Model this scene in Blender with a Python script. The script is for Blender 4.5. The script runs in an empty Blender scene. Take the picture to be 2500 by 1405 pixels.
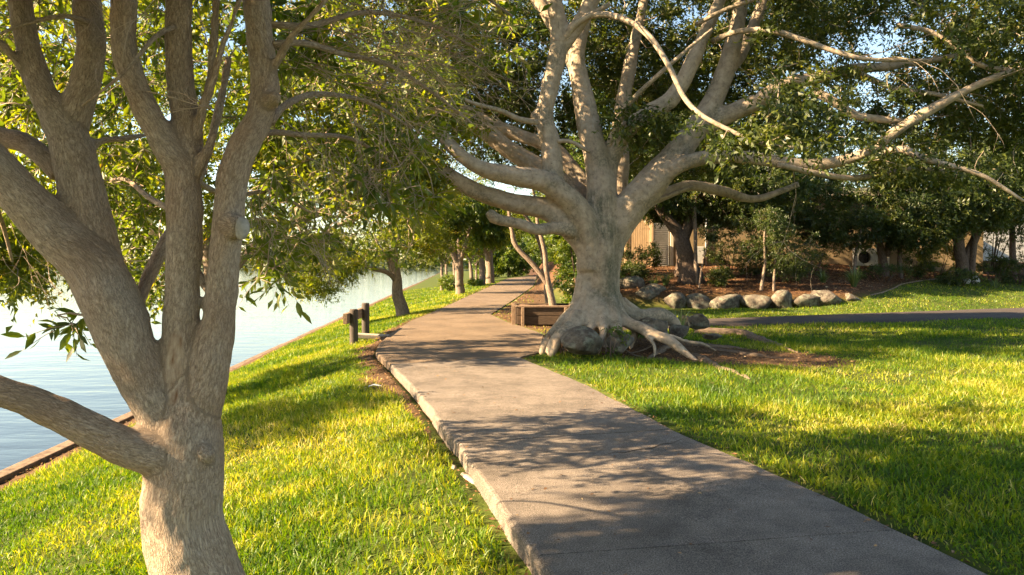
import bpy, bmesh, math
import numpy as np
from mathutils import Vector, Matrix

rng = np.random.default_rng(11)
R = math.radians
S = bpy.context.scene
COL = S.collection

# ------------------------------------------------------------------ camera, sky, sun, exposure
FPX = 1800.0                       # focal length in pixels of the 2500 px wide photograph
CAMP = np.array([0.0, 0.0, 1.7])
PITCH = math.atan(57.5 / FPX)
cam = bpy.data.cameras.new('camera')
cam.sensor_width = 36.0
cam.lens = 36.0 * FPX / 2500.0
cam.clip_start = 0.05
cam.clip_end = 5000.0
camo = bpy.data.objects.new('camera', cam)
camo.location = CAMP
camo.rotation_euler = (math.pi / 2 - PITCH, 0, 0)
COL.objects.link(camo)
S.camera = camo

SUN_EL = R(29.5)
SUN_AZ = R(-102.0)                  # clockwise from +Y: the sun stands to the left
world = bpy.data.worlds.new('World')
S.world = world
world.use_nodes = True
wn = world.node_tree
wn.nodes.clear()
sky = wn.nodes.new('ShaderNodeTexSky')
sky.sky_type = 'NISHITA'
sky.sun_disc = False
sky.sun_elevation = SUN_EL
sky.sun_rotation = SUN_AZ % (2 * math.pi)
sky.air_density = 1.0
sky.dust_density = 0.6
sky.ozone_density = 1.0
bg = wn.nodes.new('ShaderNodeBackground')
bg.inputs['Strength'].default_value = 0.062
wo = wn.nodes.new('ShaderNodeOutputWorld')
tint = wn.nodes.new('ShaderNodeMix')
tint.data_type = 'RGBA'; tint.blend_type = 'MULTIPLY'
tint.inputs[0].default_value = 1.0
tint.inputs[7].default_value = (1.0, 0.94, 0.84, 1.0)      # warm evening air over the whole sky
wn.links.new(sky.outputs[0], tint.inputs[6])
wn.links.new(tint.outputs[2], bg.inputs[0])
wn.links.new(bg.outputs[0], wo.inputs[0])

sun = bpy.data.lights.new('sun', 'SUN')
sun.energy = 5.0
sun.angle = R(0.55)
sun.color = (1.0, 0.745, 0.445)
suno = bpy.data.objects.new('sun', sun)
TOSUN = Vector((math.sin(SUN_AZ) * math.cos(SUN_EL), math.cos(SUN_AZ) * math.cos(SUN_EL), math.sin(SUN_EL)))
suno.rotation_euler = TOSUN.to_track_quat('Z', 'Y').to_euler()
COL.objects.link(suno)

S.view_settings.view_transform = 'Standard'
S.view_settings.look = 'None'
S.view_settings.gamma = 1.0
S.view_settings.exposure = 2.6
S.render.engine = 'CYCLES'
S.cycles.use_denoising = True
S.cycles.use_adaptive_sampling = True
S.cycles.adaptive_threshold = 0.02
S.cycles.max_bounces = 6
S.cycles.diffuse_bounces = 4
S.cycles.glossy_bounces = 2
S.cycles.transmission_bounces = 4
S.cycles.transparent_max_bounces = 4
S.cycles.caustics_reflective = False
S.cycles.caustics_refractive = False
S.cycles.sample_clamp_indirect = 6.0

# ------------------------------------------------------------------ helpers: picking points
FW = np.array([0, math.cos(PITCH), -math.sin(PITCH)])
UP = np.array([0, math.sin(PITCH), math.cos(PITCH)])
RT = np.array([1.0, 0, 0])

def P(px, py, d):
    return CAMP + d * (FW + RT * (px - 1250) / FPX + UP * (702.5 - py) / FPX)

def proj(p):
    q = np.asarray(p) - CAMP
    d = np.maximum(q @ FW, 1e-3)
    return 1250 + FPX * (q @ RT) / d, 702.5 - FPX * (q @ UP) / d, d

def nrmz(v):
    return v / np.maximum(np.linalg.norm(v, axis=-1, keepdims=True), 1e-9)

def sst(a, b, x):
    t = np.clip((np.asarray(x, float) - a) / (b - a), 0, 1)
    return t * t * (3 - 2 * t)

def hash3(i, j, k, s):
    h = (i * 374761393 + j * 668265263 + k * 2147483647 + s * 1274126177) & 0xffffffff
    h = ((h ^ (h >> 13)) * 1274126177) & 0xffffffff
    return ((h ^ (h >> 16)) & 0xffffff) / float(0xffffff)

def noise(p, scale=1.0, seed=0):
    p = np.asarray(p, float) * scale
    if p.shape[-1] == 2:
        p = np.concatenate([p, np.zeros(p.shape[:-1] + (1,))], -1)
    f = np.floor(p).astype(np.int64)
    t = p - f
    t = t * t * (3 - 2 * t)
    out = 0
    for a in (0, 1):
        for b in (0, 1):
            for c in (0, 1):
                w = (t[..., 0] if a else 1 - t[..., 0]) * (t[..., 1] if b else 1 - t[..., 1]) * (t[..., 2] if c else 1 - t[..., 2])
                out = out + w * hash3(f[..., 0] + a, f[..., 1] + b, f[..., 2] + c, seed)
    return out * 2 - 1

# ------------------------------------------------------------------ helpers: meshes and objects
def tris_mesh(name, V, F, attrs=None, mat=None, smooth=False):
    me = bpy.data.meshes.new(name)
    V = np.ascontiguousarray(V, dtype=np.float32)
    F = np.ascontiguousarray(F, dtype=np.int32)
    n, k = F.shape
    me.vertices.add(len(V))
    me.vertices.foreach_set('co', V.ravel())
    me.loops.add(F.size)
    me.loops.foreach_set('vertex_index', F.ravel())
    me.polygons.add(n)
    me.polygons.foreach_set('loop_start', np.arange(0, n * k, k, dtype=np.int32))
    me.update(calc_edges=True)
    for an, av in (attrs or {}).items():
        av = np.asarray(av, dtype=np.float32)
        if av.ndim == 1:
            a = me.attributes.new(an, 'FLOAT', 'POINT')
            a.data.foreach_set('value', av)
        else:
            a = me.attributes.new(an, 'FLOAT_VECTOR', 'POINT')
            a.data.foreach_set('vector', av.ravel())
    if mat:
        me.materials.append(mat)
    if smooth:
        me.polygons.foreach_set('use_smooth', np.ones(n, dtype=bool))
    return me

def obj(name, me, parent=None, label=None, cat=None, group=None, kind=None):
    o = bpy.data.objects.new(name, me)
    COL.objects.link(o)
    if parent is not None:
        o.parent = parent
        o.matrix_parent_inverse = parent_inv(parent)
    if label: o['label'] = label
    if cat: o['category'] = cat
    if group: o['group'] = group
    if kind: o['kind'] = kind
    return o

def parent_inv(p):
    return p.matrix_basis.inverted()

def thing(name, label, cat, loc, group=None):
    o = bpy.data.objects.new(name, None)
    o.empty_display_size = 0.2
    o.location = [float(c) for c in loc]
    COL.objects.link(o)
    o['label'] = label
    o['category'] = cat
    if group: o['group'] = group
    return o

def catmull(pts, rad, step):
    pts = np.asarray(pts, float)
    rad = np.asarray(rad, float)
    if len(pts) < 3:
        n = max(2, int(np.linalg.norm(pts[-1] - pts[0]) / step) + 1)
        t = np.linspace(0, 1, n)[:, None]
        return pts[0] * (1 - t) + pts[-1] * t, rad[0] * (1 - t[:, 0]) + rad[-1] * t[:, 0]
    q = np.vstack([2 * pts[0] - pts[1], pts, 2 * pts[-1] - pts[-2]])
    o, ro = [], []
    for i in range(1, len(q) - 2):
        n = max(1, int(np.linalg.norm(q[i + 1] - q[i]) / step))
        t = np.linspace(0, 1, n, endpoint=False)[:, None]
        a, b, c, d = q[i - 1], q[i], q[i + 1], q[i + 2]
        o.append(0.5 * (2 * b + (c - a) * t + (2 * a - 5 * b + 4 * c - d) * t * t + (3 * b - a - 3 * c + d) * t ** 3))
        ro.append(rad[i - 1] * (1 - t[:, 0]) + rad[i] * t[:, 0])
    o.append(pts[-1:])
    ro.append(rad[-1:])
    return np.vstack(o), np.concatenate(ro)

class Acc:
    """collects tubes and boxes of one part into one mesh"""
    def __init__(s):
        s.V, s.F, s.n = [], [], 0
        s.A = []
    def add(s, V, F, a=None):
        s.V.append(np.asarray(V, float)); s.F.append(np.asarray(F, int) + s.n); s.n += len(V)
        s.A.append(np.zeros((len(V), 3)) if a is None else a)
    def tube(s, pts, rad, k=6, bid=0.0):
        pts = np.asarray(pts, float)
        m = len(pts)
        T = nrmz(np.gradient(pts, axis=0))
        ref = np.array([0, 0, 1.0]) if abs(T[0, 2]) < 0.9 else np.array([1.0, 0, 0])
        n = np.cross(T[0], ref); n /= np.linalg.norm(n)
        N = np.empty_like(pts)
        for i in range(m):
            n = n - T[i] * (n @ T[i])
            n = n / max(np.linalg.norm(n), 1e-9)
            N[i] = n
        B = np.cross(T, N)
        a = np.arange(k) * 2 * math.pi / k
        ring = pts[:, None] + np.asarray(rad)[:, None, None] * (np.cos(a)[None, :, None] * N[:, None] + np.sin(a)[None, :, None] * B[:, None])
        V = np.vstack([ring.reshape(-1, 3), pts[:1], pts[-1:]])
        i = np.arange(m - 1)[:, None] * k
        j = np.arange(k)[None]
        j2 = (j + 1) % k
        q = np.stack([i + j, i + j2, i + k + j2, i + k + j], -1).reshape(-1, 4)
        F = np.vstack([q[:, [0, 1, 2]], q[:, [0, 2, 3]],
                       np.stack([j2[0], j[0], np.full(k, m * k)], -1),
                       np.stack([(m - 1) * k + j[0], (m - 1) * k + j2[0], np.full(k, m * k + 1)], -1)])
        L = np.concatenate([[0], np.cumsum(np.linalg.norm(np.diff(pts, axis=0), axis=1))])
        off = (ring - pts[:, None])
        d0 = nrmz(pts[-1] - pts[0])
        at = off + d0 * (L * 0.30)[:, None, None] + bid * 3.7
        at = np.vstack([at.reshape(-1, 3), at[0].mean(0)[None], at[-1].mean(0)[None]])
        s.add(V, F, at)
    def box(s, c, size, rz=0.0, M=None):
        x, y, z = [v / 2 for v in size]
        V = np.array([[-x, -y, -z], [x, -y, -z], [x, y, -z], [-x, y, -z], [-x, -y, z], [x, -y, z], [x, y, z], [-x, y, z]])
        if M is not None:
            V = V @ np.array(M.to_3x3()).T
        elif rz:
            cs, sn = math.cos(rz), math.sin(rz)
            V = np.stack([V[:, 0] * cs - V[:, 1] * sn, V[:, 0] * sn + V[:, 1] * cs, V[:, 2]], -1)
        F = [[0, 2, 1], [0, 3, 2], [4, 5, 6], [4, 6, 7], [0, 1, 5], [0, 5, 4], [1, 2, 6], [1, 6, 5], [2, 3, 7], [2, 7, 6], [3, 0, 4], [3, 4, 7]]
        s.add(V + np.asarray(c), F)
    def mesh(s, name, mat, smooth=True):
        V = np.vstack(s.V); F = np.vstack(s.F)
        return tris_mesh(name, V, F, {'bark': np.vstack(s.A)}, mat, smooth)

def bevel_box(name, size, bev, mat, seg=2):
    bm = bmesh.new()
    bmesh.ops.create_cube(bm, size=1.0)
    bmesh.ops.scale(bm, vec=size, verts=bm.verts)
    bmesh.ops.bevel(bm, geom=bm.edges[:], offset=bev, segments=seg, affect='EDGES', profile=0.7)
    me = bpy.data.meshes.new(name)
    bm.to_mesh(me); bm.free()
    me.materials.append(mat)
    return me

# ------------------------------------------------------------------ helpers: materials
def mat_new(name):
    m = bpy.data.materials.new(name)
    m.use_nodes = True
    m.node_tree.nodes.clear()
    return m, m.node_tree

class N:
    def __init__(s, nt): s.t = nt
    def __call__(s, typ, ins=None, **kw):
        n = s.t.nodes.new(typ)
        for k, v in kw.items(): setattr(n, k, v)
        for k, v in (ins or {}).items():
            if isinstance(v, bpy.types.NodeSocket): s.t.links.new(v, n.inputs[k])
            else: n.inputs[k].default_value = v
        return n
    def ramp(s, fac, stops, interp='LINEAR'):
        n = s.t.nodes.new('ShaderNodeValToRGB')
        n.color_ramp.interpolation = interp
        e = n.color_ramp.elements
        while len(e) < len(stops): e.new(0.5)
        for i, (p, c) in enumerate(stops):
            e[i].position = p
            e[i].color = (*c, 1.0) if len(c) == 3 else c
        s.t.links.new(fac, n.inputs[0])
        return n.outputs[0]
    def mix(s, fac, a, b, blend='MIX'):
        n = s.t.nodes.new('ShaderNodeMix'); n.data_type = 'RGBA'; n.blend_type = blend
        for k, v in ((0, fac), (6, a), (7, b)):
            if isinstance(v, bpy.types.NodeSocket): s.t.links.new(v, n.inputs[k])
            elif k == 0: n.inputs[k].default_value = v
            else: n.inputs[k].default_value = (*v, 1.0) if len(v) == 3 else v
        return n.outputs[2]
    def math(s, op, a, b=0.0, clamp=False):
        n = s.t.nodes.new('ShaderNodeMath'); n.operation = op; n.use_clamp = clamp
        for k, v in ((0, a), (1, b)):
            if isinstance(v, bpy.types.NodeSocket): s.t.links.new(v, n.inputs[k])
            else: n.inputs[k].default_value = v
        return n.outputs[0]

def g3(v): return (v, v, v)

def leaf_mat(name, cols, trans=0.45, gloss=0.08, tcol=(1.25, 1.15, 0.5)):
    m, nt = mat_new(name)
    n = N(nt)
    at = n('ShaderNodeAttribute', attribute_name='rnd')
    c = n.ramp(at.outputs['Fac'], cols)
    d = n('ShaderNodeBsdfDiffuse', {'Color': c})
    tc = n.mix(1.0, c, tcol, 'MULTIPLY')
    t = n('ShaderNodeBsdfTranslucent', {'Color': tc})
    mx = n('ShaderNodeMixShader', {0: trans, 1: d.outputs[0], 2: t.outputs[0]})
    out = mx
    if gloss:
        gl = n('ShaderNodeBsdfGlossy', {'Color': (1, 1, 1, 1), 'Roughness': 0.5})
        out = n('ShaderNodeMixShader', {0: gloss, 1: mx.outputs[0], 2: gl.outputs[0]})
    o = n('ShaderNodeOutputMaterial')
    nt.links.new(out.outputs[0], o.inputs[0])
    return m

def pbr(name, color_fn, rough=0.8, bump_fn=None, bump=0.3, dist=0.01, spec=0.3):
    m, nt = mat_new(name)
    n = N(nt)
    b = n('ShaderNodeBsdfPrincipled')
    c = color_fn(n)
    if isinstance(c, bpy.types.NodeSocket): nt.links.new(c, b.inputs['Base Color'])
    else: b.inputs['Base Color'].default_value = (*c, 1)
    b.inputs['Roughness'].default_value = rough
    b.inputs['Specular IOR Level'].default_value = spec
    if bump_fn:
        h = bump_fn(n)
        bp = n('ShaderNodeBump', {'Strength': bump, 'Distance': dist, 'Height': h})
        nt.links.new(bp.outputs[0], b.inputs['Normal'])
    o = n('ShaderNodeOutputMaterial')
    nt.links.new(b.outputs[0], o.inputs[0])
    return m

def objc(n): return n('ShaderNodeTexCoord').outputs['Object']
def ntex(n, scale, detail=4.0, rough=0.55, vec=None):
    ins = {'Scale': scale, 'Detail': detail, 'Roughness': rough}
    if vec is not None: ins['Vector'] = vec
    return n('ShaderNodeTexNoise', ins).outputs['Fac']
def vtex(n, scale, vec=None, feat='F1', out='Distance'):
    ins = {'Scale': scale}
    if vec is not None: ins['Vector'] = vec
    return n('ShaderNodeTexVoronoi', ins, feature=feat).outputs[out]
def geo(n): return n('ShaderNodeNewGeometry').outputs['Position']
def battr(n): return n('ShaderNodeAttribute', attribute_name='bark').outputs['Vector']

def fissure(n, v, scale, w):
    """narrow branching cracks: the zero lines of a noise stretched along the limb"""
    r = n.math('ABSOLUTE', n.math('SUBTRACT', ntex(n, scale, 4, 0.6, v), 0.5))
    return n.ramp(r, [(0.0, g3(0)), (w, g3(1))])
def bark_fore(n):
    v = battr(n)
    f = ntex(n, 110, 6, 0.68, v)
    big = ntex(n, 5, 3, 0.5, geo(n))
    c = n.ramp(f, [(0.30, (0.22, 0.155, 0.105)), (0.5, (0.42, 0.315, 0.225)), (0.68, (0.56, 0.445, 0.335))])
    c = n.mix(n.ramp(big, [(0.35, g3(0)), (0.65, g3(0.75))]), c, n.mix(0.5, c, (0.42, 0.355, 0.29)))
    warm = ntex(n, 2.3, 2, 0.5, geo(n))
    c = n.mix(n.ramp(warm, [(0.45, g3(0)), (0.72, g3(0.55))]), c, (0.29, 0.17, 0.095))
    k = n.math('MULTIPLY', fissure(n, v, 42, 0.045), fissure(n, v, 85, 0.05))
    c = n.mix(n.math('MULTIPLY', n.math('SUBTRACT', 1.0, k), 0.42), c, (0.07, 0.047, 0.032))
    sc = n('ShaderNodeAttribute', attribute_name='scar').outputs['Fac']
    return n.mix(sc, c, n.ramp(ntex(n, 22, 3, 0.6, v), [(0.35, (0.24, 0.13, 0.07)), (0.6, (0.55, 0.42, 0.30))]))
def bark_fore_b(n):
    v = battr(n)
    k = n.math('ADD', fissure(n, v, 42, 0.07), fissure(n, v, 85, 0.09))
    return n.math('ADD', k, n.math('MULTIPLY', ntex(n, 160, 4, 0.7, v), 0.6))
M_BARK_F = pbr('bark_grey_brown', bark_fore, 0.85, bark_fore_b, 0.7, 0.006, 0.2)

def bark_fig(n):
    p = geo(n)
    v = battr(n)
    c = n.ramp(ntex(n, 9, 6, 0.65, p), [(0.26, (0.20, 0.152, 0.108)), (0.48, (0.345, 0.272, 0.20)), (0.70, (0.46, 0.372, 0.28))])
    lich = n.math('MULTIPLY', n.ramp(ntex(n, 1.3, 3, 0.55, p), [(0.50, g3(0)), (0.62, g3(1))]), n.ramp(ntex(n, 21, 6, 0.75, p), [(0.40, g3(0)), (0.62, g3(0.8))]))
    c = n.mix(lich, c, (0.085, 0.09, 0.058))
    spots = n.ramp(vtex(n, 7.0, p), [(0.05, g3(0.75)), (0.10, g3(0))])
    c = n.mix(spots, c, (0.09, 0.07, 0.055))
    drk = n.ramp(ntex(n, 20, 6, 0.72, v), [(0.30, g3(0.7)), (0.44, g3(0))])
    c = n.mix(drk, c, (0.15, 0.112, 0.08))
    mo = n('ShaderNodeAttribute', attribute_name='moss').outputs['Fac']
    mo = n.math('MULTIPLY', mo, n.ramp(ntex(n, 11, 6, 0.75, v), [(0.38, g3(0.05)), (0.58, g3(0.9))]))
    return n.mix(mo, c, n.ramp(ntex(n, 30, 4, 0.7, p), [(0.35, (0.05, 0.048, 0.032)), (0.65, (0.15, 0.145, 0.10))]))
def bark_fig_b(n):
    return n.math('ADD', ntex(n, 28, 5, 0.65, geo(n)), n.math('MULTIPLY', ntex(n, 60, 4, 0.6, battr(n)), 0.6))
M_BARK_G = pbr('bark_pale_fig', bark_fig, 0.8, bark_fig_b, 0.55, 0.02, 0.25)

def bark_gen(n):
    v = battr(n)
    return n.ramp(ntex(n, 40, 5, 0.6, v), [(0.3, (0.08, 0.055, 0.04)), (0.6, (0.26, 0.20, 0.155))])
M_BARK_B = pbr('bark_brown', bark_gen, 0.85, lambda n: ntex(n, 40, 4, 0.6, battr(n)), 0.7, 0.02, 0.2)
M_BARK_D = pbr('bark_dark', lambda n: n.ramp(ntex(n, 30, 5, 0.6, battr(n)), [(0.3, (0.05, 0.035, 0.028)), (0.65, (0.15, 0.11, 0.085))]), 0.9, lambda n: ntex(n, 40, 4, 0.6, battr(n)), 0.6, 0.02, 0.2)
M_TWIG = pbr('twig_pale', lambda n: n.ramp(ntex(n, 3, 2, 0.5, geo(n)), [(0.35, (0.26, 0.18, 0.125)), (0.65, (0.46, 0.36, 0.28))]), 0.8)

M_LEAF_F = leaf_mat('leaf_broad', [(0, (0.042, 0.070, 0.009)), (0.45, (0.105, 0.152, 0.011)), (0.8, (0.20, 0.225, 0.016)), (1, (0.29, 0.22, 0.03))], 0.62, 0.03, (1.55, 1.45, 0.38))
M_LEAF_G = leaf_mat('leaf_fig', [(0, (0.027, 0.046, 0.009)), (0.5, (0.068, 0.098, 0.015)), (0.85, (0.145, 0.158, 0.024)), (1, (0.25, 0.17, 0.05))], 0.5, 0.03, (1.35, 1.3, 0.42))
M_LEAF_B = leaf_mat('leaf_bank', [(0, (0.052, 0.085, 0.009)), (0.5, (0.132, 0.172, 0.011)), (0.85, (0.23, 0.232, 0.016)), (1, (0.31, 0.18, 0.035))], 0.62, 0.025, (1.5, 1.4, 0.36))
M_LEAF_H = leaf_mat('leaf_hedge', [(0, (0.035, 0.080, 0.008)), (0.5, (0.085, 0.145, 0.012)), (1, (0.19, 0.22, 0.018))], 0.55, 0.03, (1.5, 1.3, 0.4))
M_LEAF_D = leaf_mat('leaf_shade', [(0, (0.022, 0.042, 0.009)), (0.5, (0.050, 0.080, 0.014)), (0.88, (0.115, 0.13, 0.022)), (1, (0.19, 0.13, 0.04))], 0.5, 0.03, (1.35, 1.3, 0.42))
M_GRASS = leaf_mat('grass_blade', [(0, (0.035, 0.090, 0.005)), (0.35, (0.10, 0.19, 0.006)), (0.7, (0.262, 0.298, 0.009)), (0.92, (0.38, 0.37, 0.035)), (1, (0.55, 0.46, 0.18))], 0.5, 0.02, (1.4, 1.32, 0.32))
M_LITTER = leaf_mat('leaf_litter', [(0, (0.10, 0.045, 0.02)), (0.5, (0.22, 0.11, 0.045)), (0.85, (0.36, 0.20, 0.08)), (1, (0.45, 0.34, 0.18))], 0.2, 0.04, (1, 0.9, 0.7))

# ------------------------------------------------------------------ terrain
XL = np.array([(-12, 4.2), (-2, 1.7), (2, .7), (4, .2), (5.3, -.12), (7.03, -.55), (10, -1.33), (12.5, -2.08), (14.2, -2.65), (15.7, -2.85), (18.5, -3.0), (21.9, -3.04), (26.6, -2.8), (32, -2.6), (40.8, -2.27), (55.6, -1.7), (87, -.5), (100, 1.5), (130, 8)])
XR = np.array([(-12, 6.75), (4.03, 2.62), (5.49, 2.27), (7.5, 1.66), (10.4, 1.03), (13.4, .15), (14.0, .45), (15, .75), (18, .75), (20, .3), (21.5, -.1), (24.9, -.72), (30, -.3), (39.7, .42), (56, 1.6), (87, 3.0), (100, 5), (130, 11)])
def xl(y): return np.interp(y, XL[:, 0], XL[:, 1])
def xr(y): return np.interp(y, XR[:, 0], XR[:, 1])
def xw(y): return -6.15 - 0.072 * np.asarray(y, float)
WALLZ = -1.2
WATERZ = -1.5
def sp_near(x): return 19.9 + (np.asarray(x, float) - 5.0) * 0.30
def sp_far(x): return 22.7 + (np.asarray(x, float) - 6.2) * 0.42
def bed_y(x): return np.interp(x, [1, 3, 13, 15, 17.4, 21, 26, 60], [29.5, 28.3, 28.3, 30, 33, 36, 37.5, 38])

def zg(x, y):
    x = np.asarray(x, float); y = np.asarray(y, float)
    L = xl(y); W = xw(y)
    t = np.clip((L - x) / np.maximum(L - W, 1e-3), 0, 1)
    drop = np.interp(y, [0, 12, 17, 24], [0.15, 0.13, 0.08, 0.03])
    zl = -drop - (-WALLZ - 0.10) * np.clip((t - 0.03) / 0.97, 0, 1) ** 1.15
    hill = 0.15 * np.maximum(0, y - sp_far(x) - 0.4) * sst(9, 15, x)
    hill = np.minimum(hill, 1.9)
    zb = 0.58 + 0.10 * (y - 28.3)
    wb = sst(2.0, 4.0, x) * (1 - sst(12.5, 16, x))
    e = bed_y(x)
    bed = np.maximum(hill, zb) * sst(-0.15, 0.35, y - e)
    bed = np.minimum(bed, 1.9)
    zr = np.where(y > e - 0.2, hill + (np.maximum(bed, hill) - hill) * wb + 0.05 * sst(0, 0.6, y - e) * sst(3, 5, x), hill)
    zr = zr - 0.03 + 0.05 * noise(np.stack([x, y], -1), 0.35, 3) * sst(0, 2.0, x - xr(y))
    # hump of soil around the fig's foot
    dd = np.hypot((x - 2.2) / 2.6, (y - 15.6) / 1.8)
    zr = zr + 0.16 * (1 - sst(0.3, 1.2, dd)) * sst(0, 0.8, x - xr(y))
    z = np.where(x <= L + 1e-4, zl, np.where(x >= xr(y) - 1e-4, zr, -0.14))
    return z

def zg1(x, y): return float(zg(np.array([x]), np.array([y]))[0])

RAYD = 3.0 * 1.004 ** np.arange(930)
def G(px, py, z=None):
    """where the line of sight through a pixel meets the ground"""
    q = CAMP + RAYD[:, None] * (FW + RT * (px - 1250) / FPX + UP * (702.5 - py) / FPX)
    hit = q[:, 2] <= (zg(q[:, 0], q[:, 1]) if z is None else z)
    return q[int(np.argmax(hit))] if hit.any() else q[-1]
def onG(px, d):
    x = (px - 1250) / FPX * d
    return np.array([x, d, zg1(x, d)])

def ground_col(n):
    p = geo(n)
    mul = n('ShaderNodeAttribute', attribute_name='mulch').outputs['Fac']
    dirt = n('ShaderNodeAttribute', attribute_name='dirt').outputs['Fac']
    gr = n.ramp(ntex(n, 5, 6, 0.65, p), [(0.3, (0.03, 0.035, 0.010)), (0.5, (0.06, 0.085, 0.014)), (0.72, (0.12, 0.11, 0.035))])
    so = n.ramp(ntex(n, 22, 6, 0.7, p), [(0.3, (0.04, 0.024, 0.014)), (0.5, (0.10, 0.06, 0.034)), (0.72, (0.22, 0.135, 0.075))])
    mu = n.ramp(ntex(n, 14, 6, 0.75, p), [(0.3, (0.028, 0.015, 0.009)), (0.5, (0.085, 0.044, 0.024)), (0.7, (0.20, 0.105, 0.05))])
    e = n.math('ADD', dirt, n.math('MULTIPLY', n.math('SUBTRACT', ntex(n, 9, 4, 0.6, p), 0.5), 0.9))
    c = n.mix(n.ramp(e, [(0.35, g3(0)), (0.55, g3(1))]), gr, so)
    return n.mix(mul, c, mu)
M_GROUND = pbr('lawn_soil', ground_col, 0.95, lambda n: ntex(n, 30, 6, 0.7, geo(n)), 0.7, 0.03, 0.1)

ROOT_C = np.array([3.4, 14.6])
def dirt_mask(x, y):
    g = x - xl(y)
    p2 = np.stack([x, y], -1)
    nz = noise(p2, 1.3, 5) * 0.5 + noise(p2, 3.1, 6) * 0.25
    wd_ = np.interp(y, [0, 7, 9.5, 12, 15, 18, 24], [.14, .15, .26, .8, 1.2, .8, .6]); a = (1 - sst(0.09, np.maximum(.1, wd_ * (1 + 1.1 * nz)), -g)) * (g < 0) * (1 - 0.5 * sst(19, 26, y))
    d = np.hypot((x - 3.3) / 3.2, (y - 14.3 + 0.35 * (x - 3.3)) / 1.5)
    b = (1 - sst(0.55 + 0.3 * nz, 1.15 + 0.3 * nz, d)) * (x > xr(y) - 0.2)
    c = (1 - sst(0.06, 0.20, x - xr(y))) * (x > xr(y)) * 0.8
    w = (1 - sst(0.25, 0.6, x - xw(y)))
    u = (1 - sst(0.9, 2.6, x - xr(y))) * sst(16, 20, y) * (x > xr(y)) * 0.8
    return np.clip(np.maximum.reduce([a, b, c, w, u]), 0, 1)
def mulch_mask(x, y):
    return sst(-0.1, 0.3, y - bed_y(x)) * sst(2.0, 3.2, x)

def build_ground():
    ys = np.concatenate([np.arange(-8, 2, 0.5), np.arange(2, 20, 0.14), np.arange(20, 42, 0.25), np.arange(42, 130, 2.0), [140, 180, 260]])
    rows = []
    for y in ys:
        L, Rr, W = float(xl(y)), float(xr(y)), float(xw(y))
        xs = np.concatenate([np.linspace(W + 0.02, L, 46), np.linspace(L + 0.002, L + 0.06, 2), [(L + Rr) / 2], np.linspace(Rr - 0.06, Rr - 0.002, 2),
                             np.linspace(Rr, Rr + 12, 70), np.linspace(Rr + 12.3, Rr + 32, 45), np.linspace(Rr + 36, 260, 12)])
        rows.append(xs)
    X = np.array(rows)
    Y = np.repeat(ys[:, None], X.shape[1], 1)
    Z = zg(X, Y)
    p2 = np.stack([X, Y], -1)
    Z = Z + 0.012 * noise(p2, 4.0, 8) * (np.abs(X - (xl(Y) + xr(Y)) / 2) > (xr(Y) - xl(Y)) / 2 + 0.05)
    V = np.stack([X, Y, Z], -1).reshape(-1, 3)
    a, b = X.shape
    i = np.arange(a - 1)[:, None] * b; j = np.arange(b - 1)[None]
    q = np.stack([i + j, i + j + 1, i + b + j + 1, i + b + j], -1).reshape(-1, 4)
    me = tris_mesh('ground', V, q, {'mulch': mulch_mask(X, Y).ravel(), 'dirt': dirt_mask(X, Y).ravel()}, M_GROUND, True)
    obj('ground', me, kind='structure')
build_ground()

# water: one sheet reaching the far shore
def water_mat():
    m, nt = mat_new('lake_water')
    n = N(nt)
    b = n('ShaderNodeBsdfPrincipled', {'Base Color': (0.03, 0.042, 0.048, 1), 'Roughness': 0.05, 'IOR': 1.33})
    mp = n('ShaderNodeMapping', {'Vector': geo(n), 'Scale': (0.55, 1.5, 1.0), 'Rotation': (0, 0, R(8))})
    h = n.math('ADD', n.math('MULTIPLY', ntex(n, 0.9, 3, 0.55, mp.outputs[0]), 1.0), n.math('MULTIPLY', ntex(n, 4.5, 3, 0.6, mp.outputs[0]), 0.22))
    bp = n('ShaderNodeBump', {'Strength': 0.20, 'Distance': 0.12, 'Height': h})
    nt.links.new(bp.outputs[0], b.inputs['Normal'])
    o = n('ShaderNodeOutputMaterial'); nt.links.new(b.outputs[0], o.inputs[0])
    return m
M_WATER = water_mat()
V = np.array([[-1500, -60, WATERZ], [-3.0, -60, WATERZ], [-3.0, 60, WATERZ], [-6, 140, WATERZ], [200, 400, WATERZ], [200, 1500, WATERZ], [-1500, 1500, WATERZ]])
obj('lake_water', tris_mesh('lake_water', V, np.array([[0, 1, 2], [0, 2, 3], [0, 3, 6], [3, 4, 6], [4, 5, 6]]), None, M_WATER), kind='structure')

# far shore: a low wooded rise across the water
M_SHORE = pbr('far_shore', lambda n: n.ramp(ntex(n, 0.05, 5, 0.6, geo(n)), [(0.35, (0.03, 0.05, 0.02)), (0.65, (0.09, 0.11, 0.05))]), 0.95)
xs = np.linspace(-900, 260, 80)
prof = np.array([(-3.0, 0), (0.4, 12), (7, 50), (9, 130), (-3, 300)])
V = np.array([[x, 430 + 40 * noise(np.array([[x * 0.006, 0.5]]), 1, 4)[0] + dy, WATERZ + 0.0 + max(-1, z * (0.7 + 0.5 * noise(np.array([[x * 0.012, 3.5]]), 1, 9)[0]))] for x in xs for z, dy in prof])
i = np.arange(79)[:, None] * 5; j = np.arange(4)[None]
obj('far_shore', tris_mesh('far_shore', V, np.stack([i + j, i + 5 + j, i + 6 + j, i + j + 1], -1).reshape(-1, 4), None, M_SHORE, True), kind='structure')

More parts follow.
